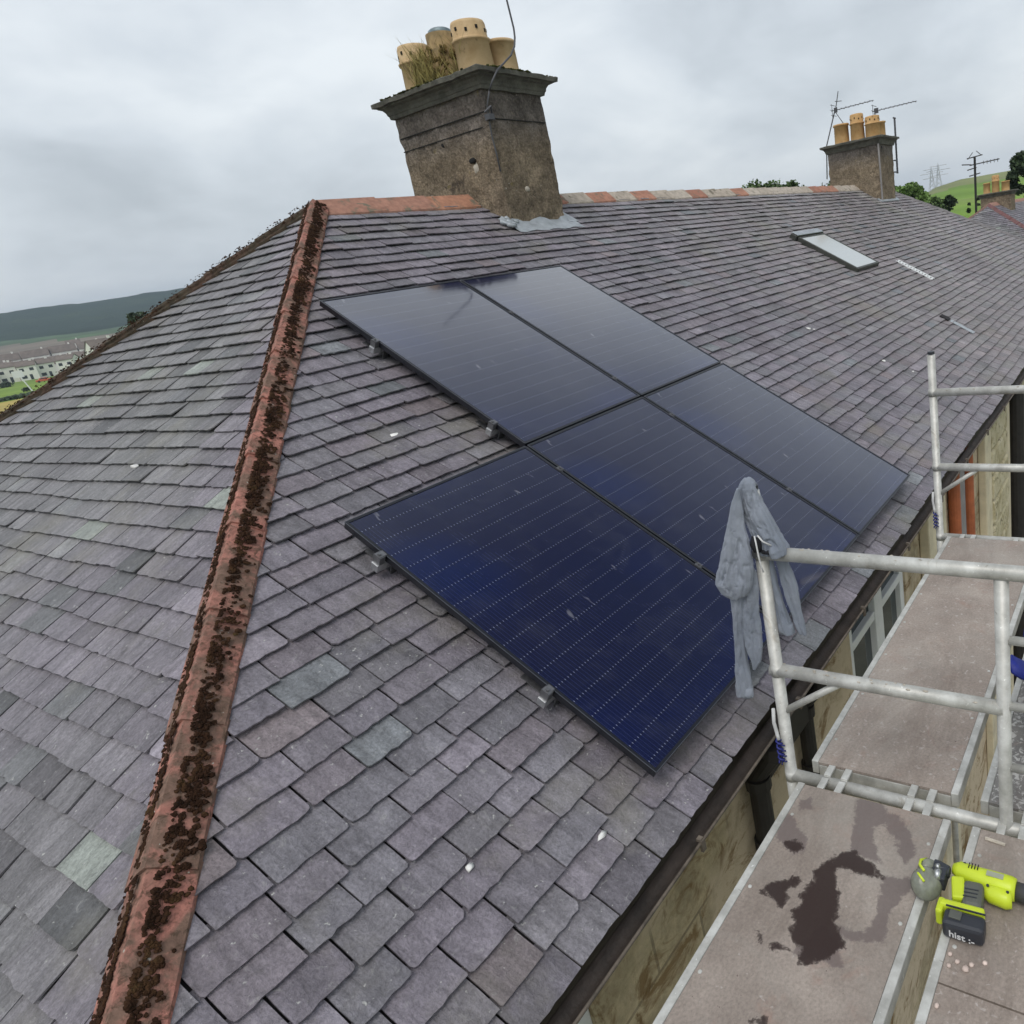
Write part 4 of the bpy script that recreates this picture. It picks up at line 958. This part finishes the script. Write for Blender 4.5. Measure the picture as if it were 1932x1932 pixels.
deck(-4.26, -1.885, -5.335, -5.925, DECKRED, 'near scaffold deck at the right edge, under the lime power tool', seam=[-2.5])
deck(-1.752, .615, -5.335, -5.925, DECKGREY, 'far scaffold deck splashed with white paint, behind the ladder rungs')
# ties wound on the uprights
for x, lab in ((-1.82, 'white and navy cord wound on the near scaffold post below the jacket'), (.68, 'white and blue cord wound on the far scaffold post beside the facade')):
    root = empty('cord', (x - .03, FY0 + .02, -2.6), label=lab, cat='cord', group='cords wound on the scaffold posts')
    b = MB(); b.tube([(x - .03, FY0 + .025, -2.5), (x - .035, FY0 + .028, -2.56), (x - .032, FY0 + .022, -2.62), (x - .034, FY0 + .018, -2.64)], .0075, 8); b.build('white_length', CORD, root, smooth=True)
    b = MB(); pts = [(x - .033 + .01 * math.cos(k * 1.1), FY0 + .018 + .012 * math.sin(k * 1.1), -2.64 - k * .0045) for k in range(26)]; b.tube(pts, .0045, 6); b.tube([(p[0] + .006, p[1] - .008, p[2] - .01) for p in pts], .003, 6); b.build('navy_length', BLUE, root, smooth=True)

# ------------------------------------------------------------------ JACKET
JR = {'A': (-1.873, .4, [(-4.585,-1.575,.004),(-4.572,-1.621,.016),(-4.559,-1.685,.03),(-4.551,-1.759,.048),(-4.539,-1.835,.062),(-4.525,-1.897,.07),(-4.513,-1.954,.069),(-4.509,-1.992,.05),(-4.506,-2.014,.018)]),
 'B': (-1.825, .62, [(-4.601,-1.552,.012),(-4.603,-1.565,.026),(-4.601,-1.588,.036),(-4.605,-1.636,.043),(-4.619,-1.693,.053),(-4.639,-1.745,.056),(-4.655,-1.779,.06),(-4.664,-1.81,.066),(-4.67,-1.835,.06)]),
 'T1': (-1.85, .4, [(-4.515,-1.93,.035),(-4.507,-1.969,.033),(-4.498,-2.066,.03),(-4.482,-2.191,.025),(-4.474,-2.294,.028),(-4.471,-2.388,.034),(-4.467,-2.462,.037)]),
 'T2': (-1.848, .4, [(-4.565,-1.9,.03),(-4.568,-1.967,.029),(-4.55,-2.089,.032),(-4.545,-2.163,.036),(-4.541,-2.223,.034),(-4.543,-2.288,.02),(-4.53,-2.33,.006)]),
 'C': (-1.80, .4, [(-4.628,-1.85,.02),(-4.631,-1.901,.018),(-4.637,-1.97,.017),(-4.646,-2.048,.024),(-4.656,-2.133,.031),(-4.666,-2.178,.031)]),
 'D': (-1.79, .4, [(-4.672,-1.85,.026),(-4.681,-1.901,.025),(-4.695,-1.968,.03),(-4.703,-2.037,.028),(-4.715,-2.121,.024),(-4.728,-2.18,.014)])}
b = MB(); seg = 72
for nm, (xp, flat, rows) in JR.items():
    # resample rows
    pts = []
    for (a0, a1) in zip(rows, rows[1:]):
        for t in (0, .125, .25, .375, .5, .625, .75, .875): pts.append(tuple(a0[i] * (1 - t) + a1[i] * t for i in range(3)))
    pts.append(rows[-1]); ph = rnd() * 6; vs = []
    for i, (y, z, hw) in enumerate(pts):
        for k in range(seg):
            a = 2 * math.pi * k / seg
            fold = 1 + (.2 * math.sin(3 * a + ph + z * 4) + .22 * abs(math.sin(3.5 * a + ph * 2 - z * 3)) - .1) * min(1, i / 16) + .12 * mn.noise(V((a * 1.6, z * 6, ph))) - .55 * max(0, .16 - abs(mn.noise(V((math.cos(a) * 1.7, math.sin(a) * 1.7 + ph, z * 5.5))))) / .16 * .6 - .25 * max(0, .1 - abs(mn.noise(V((math.cos(a) * 2.4 + ph, math.sin(a) * 2.4, z * 13))))) / .1 * .9
            vs.append(V((xp + math.sin(a) * (hw * flat + .008) * fold, y + math.cos(a) * hw * (1 + (fold - 1) * .4), z + .006 * mn.noise(V((a * 2, z * 20, 2))))))
    n = len(pts)
    fs = [(i * seg + k, (i + 1) * seg + k, (i + 1) * seg + (k + 1) % seg, i * seg + (k + 1) % seg) for i in range(n - 1) for k in range(seg)] + [tuple(range(seg)), tuple((n - 1) * seg + k for k in reversed(range(seg)))]
    b.add(vs, fs)
jr = empty('jacket', (-1.83, -4.6, -1.6), label='crumpled grey sweatshirt jacket hung over the near scaffold post', cat='jacket')
jk = b.build('body', CLOTH, jr, smooth=True)
md = jk.modifiers.new('r', 'REMESH'); md.mode = 'VOXEL'; md.voxel_size = .0027; md.use_smooth_shade = True
md = jk.modifiers.new('s', 'SMOOTH'); md.iterations = 3; md.factor = .5
tx = bpy.data.textures.new('folds', 'CLOUDS'); tx.noise_scale = .11; md = jk.modifiers.new('d', 'DISPLACE'); md.texture = tx; md.strength = .01; md.mid_level = .5
b = MB(); b.blob((-1.862, -4.622, -1.79), .034, (.6, .8, 1.0), .15); b.blob((-1.86, -4.66, -1.815), .024, (.6, 1.4, .5), .2); b.each('collar_shade', COLLAR_DARK, jr, smooth=True)  # black blobs put the shade of the collar opening into colour
b = MB(); b.tube([(-1.888, -4.632, -1.745), (-1.893, -4.638, -1.78), (-1.892, -4.64, -1.82), (-1.888, -4.642, -1.86), (-1.886, -4.648, -1.885)], .003, 8); b.tube([(-1.88, -4.64, -1.745), (-1.885, -4.66, -1.765), (-1.87, -4.684, -1.785)], .003, 8); b.each('drawstring', CORD, jr, smooth=True)
b = MB()
for (y, z, hw, xp) in ((-4.4685, -2.44, .0385, -1.85), (-4.661, -2.155, .033, -1.80)):
    b.lathe([(hw * .98, -.022), (hw * 1.0, -.01), (hw * .99, .02)], (0, 0, 0), 24, Matrix(((.55, 0, 0), (0, 1, 0), (0, 0, 1)))); n_ = 72; 
    for k in range(len(b.v) - n_, len(b.v)): p = b.v[k]; b.v[k] = (p[0] + xp, p[1] + y, p[2] + z)
b.each('ribbed_cuff', CLOTH, jr, smooth=True)

# ------------------------------------------------------------------ POWER TOOL
tl = empty('power_tool', (-2.2, -5.4, ZD), label='lime green cordless power tool lying on the deck gap, black battery towards the camera', cat='power tool')
TZ = ZD + .042
def rod(mb, pts, rs, seg=20, fl=1.0):
    mb.tube(pts, rs, seg)
b = MB()   # lime barrel
rod(b, [(-2.128, -5.325, TZ), (-2.13, -5.345, TZ), (-2.138, -5.40, TZ), (-2.142, -5.45, TZ), (-2.144, -5.50, TZ), (-2.144, -5.515, TZ)], [.016, .028, .032, .036, .037, .033])
rod(b, [(-2.175, -5.425, TZ - .004), (-2.18, -5.45, TZ - .004), (-2.183, -5.495, TZ - .004), (-2.18, -5.508, TZ - .004)], [.018, .028, .03, .026])
b.build('barrel', LIME, tl, smooth=True)
b = MB(); b.box((-2.215, -5.36, TZ), (.085, .04, .05), Matrix.Rotation(.25, 3, 'Z')); b.box((-2.285, -5.385, TZ - .003), (.026, .13, .066), Matrix.Rotation(.06, 3, 'Z')); b.box((-2.295, -5.325, TZ - .006), (.055, .022, .06)); b.build('collar', LIME, tl, bevel=.008)
b = MB(); b.box((-2.225, -5.405, TZ), (.1, .062, .055), Matrix.Rotation(.12, 3, 'Z'))
b.build('grip', TOOLGREY, tl, bevel=.015)
b = MB()
for k in range(3): b.box((-2.215 - k * .014, -5.4, TZ + .0285), (.003, .04, .002), Matrix.Rotation(.12, 3, 'Z'))
b.each('grip_rib', TOOLDK, tl)
b = MB(); b.box((-2.327, -5.4, TZ - .004), (.06, .118, .06), Matrix.Rotation(.05, 3, 'Z')); bt = b.build('battery', TOOLDK, tl, bevel=.012)
b = MB(); b.box((-2.322, -5.375, TZ + .0275), (.03, .035, .006)); b.build('release_latch', TOOLGREY, bt, bevel=.002)
# lettering on the battery face that looks at the camera
tcv = bpy.data.curves.new('lettering', 'FONT'); tcv.body = 'hist :-'; tcv.size = .033; tcv.extrude = .0004; tcv.offset = .0006
to = bpy.data.objects.new('tmp', tcv); COL.objects.link(to); bpy.context.view_layer.update()
me = bpy.data.meshes.new_from_object(to); bpy.data.objects.remove(to)
lo = bpy.data.objects.new('lettering', me); COL.objects.link(lo); me.materials.clear(); me.materials.append(INK); lo.parent = bt
xax = V((-.05, -1, 0)).normalized(); nrm = V((-1, .05, 0)).normalized(); yax = nrm.cross(xax).normalized()
LM = Matrix((xax, yax, nrm)).transposed().to_4x4(); LM.translation = V((-2.3592, -5.362, TZ - .021))
lo.matrix_local = WM[tl.name].inverted() @ LM
b = MB(); rod(b, [(-2.144, -5.516, TZ - .004), (-2.146, -5.6, TZ - .006), (-2.15, -5.74, TZ - .008), (-2.155, -5.86, TZ - .01)], [.0285, .031, .031, .03]); b.build('tail_tube', HOSE, tl, smooth=True)
b = MB(); rod(b, [(-2.15, -5.32, TZ), (-2.15, -5.29, TZ), (-2.152, -5.27, TZ)], [.018, .026, .03]); b.box((-2.175, -5.29, TZ - .004), (.055, .05, .05)); b.build('gear_housing', TOOLDK, tl, bevel=.004)
b = MB(); Mr = Matrix.Rotation(R_(40), 3, 'X') @ Matrix.Rotation(R_(-30), 3, 'Y')
b.lathe([(.018, -.03), (.036, -.028), (.047, -.018), (.05, .0), (.046, .014), (.034, .024), (.018, .028)], (-2.215, -5.262, TZ - .004), 26, Mr)
b.lathe([(.012, -.02), (.03, -.018), (.033, .0), (.03, .016), (.014, .02)], (-2.165, -5.256, TZ + .004), 22, Mr); b.build('nose_housing', CLEARISH, tl, smooth=True)
b = MB(); b.tube([(-2.14, -5.245, TZ + .02), (-2.165, -5.232, TZ + .034), (-2.19, -5.236, TZ + .04), (-2.21, -5.255, TZ + .042)], .0045, 8); b.tube([(-2.2, -5.225, TZ + .02), (-2.222, -5.24, TZ + .036), (-2.24, -5.262, TZ + .03)], .004, 8); b.each('guard_rib', LIME, tl, smooth=True)
b = MB(); b.tube([(-2.19, -5.285, TZ + .02), (-2.19, -5.3, TZ + .024)], .016, 16); b.tube([(-2.168, -5.282, TZ + .03), (-2.168, -5.292, TZ + .034)], .008, 12); b.each('chuck', GALV, tl, smooth=True)
b = MB()
for q in ((-2.18, -5.44, TZ + .0255), (-2.184, -5.498, TZ + .0258), (-2.12, -5.36, TZ + .025)): b.lathe([(.0045, -.002), (.0045, .0015), (.002, .0018)], q, 12)
b.each('screw', TOOLDK, tl)
b = MB()
for k in range(4): b.box((-2.128 - .0005 * k, -5.375 - k * .009, TZ + .0315 + k * .0008), (.022, .0028, .002))
b.each('vent_slot', DARK, tl)
b = MB(); b.box((-2.3, -5.4, TZ + .0338), (.004, .112, .004), Matrix.Rotation(.06, 3, 'Z')); b.build('collar_groove', TOOLDK, tl)
b = MB(); b.box((-2.143, -5.455, TZ + .0365), (.02, .05, .0016)); b.build('badge', simple('silver_badge', (0.45, 0.47, 0.35), 0.4, 0.4), tl)

# pebbles, each its own
plab = ['pink pebble by the battery, nearest the deck gap', 'pink pebble below the battery, second in the loose cluster', 'pink pebble in the middle of the cluster under the battery', 'larger pink pebble at the right of the cluster', 'pink pebble farthest right of the cluster', 'lone pale pebble near the seam of the right deck', 'small pale pebble just under the battery corner']
for k, ((x, y), lb) in enumerate(zip([(-2.372, -5.376), (-2.409, -5.379), (-2.388, -5.399), (-2.402, -5.424), (-2.383, -5.437), (-2.539, -5.378), (-2.362, -5.47)], plab)):
    b = MB(); r = .0075 if k != 3 else .010; b.blob((x - .03, y, ZD + r * .4), r, (1.2, 1, .6), .2); tag(b.build('pebble', STONE, smooth=True), lb, 'pebble', 'loose pebbles on the right deck')
b = MB(); b.tube([(-1.918 - .01, -5.385, ZD + .004), (-1.935, -5.45, ZD + .004)], .006, 6); tag(b.build('mortar_smear', MORTAR), 'pale dried mortar smear at the near end of the right deck', 'mortar')
# bags at the right edge
bg_ = empty('tool_bag', (-1.2, -5.7, ZD), label='black open tool bag on the far right deck behind the rungs', cat='bag')
b = MB(); b.box((-1.15, -5.66, ZD + .12), (.62, .42, .24), taper=.92); o = b.build('bag_body', BLACKBAG, bg_, bevel=.05)
b = MB(); b.tube([(-1.35, -5.55, ZD + .22), (-1.3, -5.58, ZD + .36), (-1.05, -5.58, ZD + .36), (-1.0, -5.55, ZD + .22)], .012, 8); b.build('handle', BLACKBAG, bg_, smooth=True)
b = MB()
gn = 14
def bl(i, k):
    u, v = i / gn, k / gn; x = -.95 - .5 * u + .05 * math.sin(v * 7); y = -5.42 - .4 * v + .03 * math.sin(u * 9)
    return V((x, y, ZD + .27 + .1 * mn.noise(V((u * 4, v * 4, 0))) + .1 * u * (1 - v)))
vs = [bl(i, k) for i in range(gn + 1) for k in range(gn + 1)]
b.add(vs, [(i * (gn + 1) + k, (i + 1) * (gn + 1) + k, (i + 1) * (gn + 1) + k + 1, i * (gn + 1) + k + 1) for i in range(gn) for k in range(gn)])
o = tag(b.build('blue_cloth', BLUEBAG, smooth=True), 'royal blue crumpled cloth lying over the black tool bag', 'cloth'); md = o.modifiers.new('s', 'SOLIDIFY'); md.thickness = .012

# ================================================================== TREES
def tree(name, base, h, cw, lab, leaf, cat='tree', n=1600, group=None, blobs=None, leafsize=.13, conif=False):
    base = V(base); root = empty(name, base, label=lab, cat=cat, group=group)
    b = MB(); tr = h * .022 + .04; top = base + V((0, 0, h * .75))
    b.tube([base - V((0, 0, .3)), base + V((.02 * h * ru(-1, 1), .02 * h * ru(-1, 1), h * .4)), top], [tr, tr * .7, tr * .25], 8)
    for k in range(7):
        a = rnd() * 6.28; z = ru(.3, .65) * h; q = base + V((0, 0, z)); b.tube([q, q + V((math.cos(a) * cw * .35, math.sin(a) * cw * .35, h * .12)), q + V((math.cos(a) * cw * .7, math.sin(a) * cw * .7, h * .2))], [tr * .4, tr * .25, tr * .1], 6)
    b.build('trunk', BARK, root)
    b = MB(); clumps = []
    nb = blobs or 30
    for k in range(nb):
        a = rnd() * 6.28; t = rnd() ** (1 if conif else .55)
        if conif: z = h * (.15 + .85 * t); rr = cw * (1 - t) * ru(.4, 1); cr_ = cw * .75 * (1.15 - t)
        else: cr_ = cw * ru(.24, .42); z = h - cr_ * .85 - (1 - t) * min(h * .5, cw * 1.7); prof = math.sin(math.pi * (.22 + .62 * t)) ; rr = cw * prof * math.sqrt(rnd()) * .85
        clumps.append((base + V((rr * math.cos(a), rr * math.sin(a), z)), cr_))
    for _ in range(n):
        c, r = random.choice(clumps); d = V((random.gauss(0, 1), random.gauss(0, 1), random.gauss(0, 1))).normalized() * r * (rnd() ** .4) * ru(.8, 1.15); d.z *= .8
        p = c + d; s_ = leafsize * ru(.5, 1.3); nn = V((random.gauss(0, 1), random.gauss(0, 1), random.gauss(0, 1) + .8)).normalized(); u = nn.orthogonal().normalized() * s_; v = nn.cross(u).normalized() * s_ * .7
        b.add([p - u, p - v * .8, p + u, p + v], [(0, 1, 2, 3)])
    b.build('crown', leaf, root); return root
def ztop(az, r, e_): return el(e_, r)
def T(name, az, r, eltop, wdeg, lab, leaf, **k):
    g_ = gpt(az, r); h = ztop(az, r, eltop) - g_.z; tree(name, g_, h, r * math.tan(R_(wdeg / 2)), lab, leaf, **k)
T('broadleaf_tree', 25.6, 48, 4.7, 4.4, 'dark green tree top showing above the ridge left of the smaller chimney', LEAF2, n=3500, leafsize=.12)
T('broadleaf_tree', 23.6, 50, 3.85, 2.4, 'small dark green tree top just right of the bigger one above the ridge', LEAF2, n=1800, leafsize=.12)
T('broadleaf_tree', 21.0, 52, 3.4, 3.8, 'low green tree top peeping over the ridge beside the smaller chimney', LEAF2, n=2400, leafsize=.13)
T('bush', 16.9, 48, 2.5, 2.4, 'dark green bush right behind the smaller chimney', LEAF2, cat='bush', n=2000)
T('bush', 15.4, 46, 2.35, 3.2, 'bright green bush right of the smaller chimney', LEAF3, cat='bush', n=3500, leafsize=.12)
T('bush', 13.9, 46, 1.2, 1.9, 'mid green bush on the roof edge in front of the pasture', LEAF2, cat='bush', n=1800, leafsize=.1)
T('bush', 12.9, 47, 1.05, 1.3, 'dark narrow bush before the pasture, right of the bright one', LEAF1, cat='bush', n=1500, leafsize=.1)
T('conifer', 11.5, 48, .7, 1.1, 'small dark conifer left of the third chimney', LEAF1, cat='tree', n=1500, leafsize=.1, conif=True, blobs=24)
T('conifer', 10.9, 49, .6, .9, 'small dark conifer touching the third chimney', LEAF1, cat='tree', n=1200, leafsize=.1, conif=True, blobs=20)
T('broadleaf_tree', 7.9, 52, 3.0, 2.6, 'tall dark tree at the right edge behind the third chimney', LEAF1, n=6000, leafsize=.13, blobs=26)
T('broadleaf_tree', 67.0, 110, 1.8, 1.7, 'round dark green tree behind the left roof slope', LEAF1, n=2600, leafsize=.25)
T('shrub', 65.7, 100, 1.05, 1.6, 'brownish dark shrub right of the round tree behind the left roof slope', simple('copper_leaf', (0.06, 0.035, 0.03), 0.8, 0, 0.5, 1), cat='shrub', n=1600, leafsize=.22)

# utility pole, pylons
def mast(az, r, e0, e1, lab):
    p0 = gpt(az, r); z1 = el(e1, r); root = empty('aerial_mast', p0, label=lab, cat='aerial')
    b = MB(); b.tube([p0 - V((0, 0, .3)), V((p0.x, p0.y, z1 - .3))], .07, 8); b.build('pole', PIPEBLK, root)
    side = V((-math.sin(R_(az)), math.cos(R_(az)), 0)); b = MB(); c = V((p0.x, p0.y, 0))
    for z, l0, l1 in ((z1 - .35, -.45, .45), (z1 - .75, -.3, 1.4), (z1 - .72, -.2, -.75), (z1 - 1.0, -.45, .1), (z1 - 1.35, -.35, .3)):
        b.tube([c - side * l0 + V((0, 0, z)), c - side * l1 + V((0, 0, z + .08))], .035, 6)
    for k in range(5): q = c - side * (.5 + k * .2) + V((0, 0, z1 - .72)); b.tube([q - V((0, 0, .1)), q + V((0, 0, .1))], .018, 5)
    b.tube([c - side * .4 + V((0, 0, z1 - .3)), c - side * .1 + V((0, 0, z1))], .02, 5); b.tube([c + side * .4 + V((0, 0, z1 - .4)), c + side * .1 + V((0, 0, z1 - .05))], .02, 5)
    b.build('arms', PIPEBLK, root)
mast(11.05, 52, .3, 3.5, 'tall dark mast with aerial arms against the pasture hill')
def pylon(az, r, e1, lab):
    p0 = gpt(az, r); z1 = el(e1, r); H = z1 - p0.z; root = empty('pylon', p0, label=lab, cat='pylon', group='pylons on the skyline'); b = MB(); w0 = H * .13
    for sx in (-1, 1):
        for sy in (-1, 1): b.tube([p0 + V((sx * w0, sy * w0, 0)), p0 + V((sx * w0 * .35, sy * w0 * .35, H * .6)), p0 + V((0, 0, H))], .28, 5)
    for k in range(7):
        z = H * k / 8; w_ = w0 * (1 - .65 * min(1, k / 8 / .6)); w2_ = w0 * (1 - .65 * min(1, (k + 1) / 8 / .6)); b.tube([p0 + V((0, -w_, z)), p0 + V((0, w2_, z + H / 8))], .2, 4); b.tube([p0 + V((0, w_, z)), p0 + V((0, -w2_, z + H / 8))], .2, 4)
    b.build('lattice', GALV, root); b = MB(); side = V((-math.sin(R_(az)), math.cos(R_(az)), 0))
    for z, l in ((.66, .28), (.8, .34), (.92, .24)): b.tube([p0 + side * H * l + V((0, 0, H * z)), p0 - side * H * l + V((0, 0, H * z))], .25, 4)
    b.build('cross_arm', GALV, root)
pylon(13.85, 850, 3.05, 'left of two grey pylons on the skyline right of the smaller chimney'); pylon(13.4, 880, 3.2, 'right of two grey pylons on the skyline right of the smaller chimney')

# ================================================================== TOWN
def town_house(az, r, wdt, dep, hw_, hr_, rot, lab, group, wallm=HWHITE, win=True):
    p = gpt(az, r); A = R_(az + rot)
    # local x: along the front (perpendicular to view), y: away from camera
    xa = V((math.sin(A), -math.cos(A), 0)); ya = V((math.cos(A), math.sin(A), 0)); Rm = Matrix((xa, ya, V((0, 0, 1)))).transposed()
    root = empty('town_house', p, Rm, lab, 'house', group)
    Q = lambda x, y, z: p + Rm @ V((x, y, z))
    b = MB(); b.box(Q(0, dep / 2, hw_ / 2 - .5), (wdt, dep, hw_ + 1), Rm); 
    b.add([Q(-wdt / 2, 0, hw_), Q(-wdt / 2, dep, hw_), Q(-wdt / 2, dep / 2, hw_ + hr_ - .1), Q(wdt / 2, 0, hw_), Q(wdt / 2, dep, hw_), Q(wdt / 2, dep / 2, hw_ + hr_ - .1)], [(0, 1, 2), (3, 5, 4), (0, 2, 5, 3), (1, 4, 5, 2)])
    b.build('wall', wallm, root)
    b = MB(); o = .25; h2 = hr_
    pts = [Q(-wdt / 2 - o, -o, hw_ - .1), Q(wdt / 2 + o, -o, hw_ - .1), Q(wdt / 2 + o, dep / 2, hw_ + h2), Q(-wdt / 2 - o, dep / 2, hw_ + h2), Q(-wdt / 2 - o, dep + o, hw_ - .1), Q(wdt / 2 + o, dep + o, hw_ - .1)]
    pts2 = [q + V((0, 0, .18)) for q in pts]
    b.add(pts + pts2, [(0, 3, 2, 1), (3, 4, 5, 2), (6, 7, 8, 9), (9, 8, 11, 10), (0, 1, 7, 6), (4, 10, 11, 5), (1, 2, 8, 7), (2, 5, 11, 8), (0, 6, 9, 3), (3, 9, 10, 4)])
    rf = b.build('roof', HROOF, root)
    b = MB(); b.box(Q(wdt * .3, dep / 2, hw_ + h2 + .3), (.8, .5, 1.1), Rm); b.build('chimney', wallm, rf)
    if win:
        for x, z, w2, h3 in ((-wdt * .27, 4.0, 1.3, 1.1), (wdt * .25, 4.0, 1.3, 1.1), (-wdt * .27, 1.3, 1.6, 1.2), (wdt * .1, 1.05, .9, 2.0)):
            if z + h3 / 2 > hw_: continue
            b = MB(); b.box(Q(x, -.02, z), (w2, .06, h3), Rm); b.build('window' if h3 < 1.5 else 'door', HWIN, root)
random.seed(21)
names = ['first', 'second', 'third', 'fourth', 'fifth', 'sixth', 'seventh', 'eighth', 'ninth', 'tenth']
az = 75.6
for k in range(8):
    town_house(az, 388 + k * 2.5 + ru(-5, 5), 5.7, 7, 5.6 + ru(-.3, .8), 1.7, ru(-22, 22), 'white two storey house, %s from the left in the front row beyond the lawn' % names[k], 'white houses in the front row'); az -= .86
az = 75.4
for k in range(6):
    town_house(az, 455 + ru(-8, 8), 9.5, 8, 3.4, 3.3, ru(-6, 6), 'brown roofed house, %s from the left in the second row' % names[k], 'brown roofed houses behind the white row'); az -= 1.25
az = 75.0
for k in range(6):
    town_house(az, 540 + ru(-8, 8), 11.5, 8, 3.2, 3.6, ru(-6, 6), 'brown roofed house, %s from the left in the third row' % names[k], 'brown roofed houses of the third row', win=False); az -= 1.3
town_house(69.0, 330, 8.5, 10, 6.0, 4.5, 20, 'big brown roofed house at the right end of the town beside the roof edge', None)
town_house(70.55, 600, 7, 6, 5.0, 2.0, 0, 'small white house standing higher up at the forest edge', None)
# sign post on the lawn
p = gpt(73.15, 228); root = empty('sign_post', p, label='leaning white post with a square white board on the lawn', cat='sign post')
b = MB(); sd_ = V((-math.sin(R_(73)), math.cos(R_(73)), 0)); b.tube([p, p + V((0, 0, 4.2)) + sd_ * 1.1], .14, 6); b.build('post', WHITE, root); b = MB(); b.box(p + V((0, 0, 4.7)) + sd_ * 1.3, (1.9, .1, 1.5), Matrix.Rotation(R_(73 - 90), 3, 'Z')); b.build('board', WHITE, root)
def farcar(az, r, mat, lab, L=4.2, W=1.8, H=1.45):
    p = gpt(az, r, .0); Rm = Matrix.Rotation(R_(az - 90), 3, 'Z'); root = empty('parked_car', p, Rm, lab, 'car'); Q = lambda x, y, z: p + Rm @ V((x, y, z))
    b = MB(); b.box(Q(0, 0, .62), (L, W, .62), Rm); b.box(Q(-.1, 0, 1.15), (L * .55, W * .9, .5), Rm, taper=.8); b.build('body', mat, root, bevel=.12)
    b = MB(); b.box(Q(-.1, -W * .44, 1.14), (L * .44, .06, .32), Rm, taper=.9); b.build('window', HWIN, root)
    for sx in (-1, 1):
        b = MB(); b.tube([Q(sx * L * .31, -W / 2 - .02, .33), Q(sx * L * .31, W / 2 + .02, .33)], .33, 14); b.build('wheel', PIPEBLK, root)
farcar(72.5, 318, REDCAR, 'orange red car parked on the grass before the white houses'); farcar(70.7, 560, BLUECAR, 'pale van parked at the foot of the forest', 5, 2, 2.2)
T('bush', 73.4, 245, -1.45, .4, 'small dark bush on the lawn by the leaning post', LEAF1, cat='bush', n=400, leafsize=.3)
T('bush', 74.2, 330, -.95, .8, 'low dark hedge bush before the white houses', LEAF1, cat='bush', n=500, leafsize=.35)
# hedge line between lawn and dry field
b = MB()
for k in range(1500):
    a0 = ru(66, 80); g_ = gpt(a0, 217 + ru(-1.5, 1.5), ru(0, .7)); b.blob(g_, ru(.2, .5), (1, 1, .8), .4)
tag(b.build('hedge', LEAF1), 'low dark hedge dividing the lawn from the dry field', 'hedge', kind='stuff')
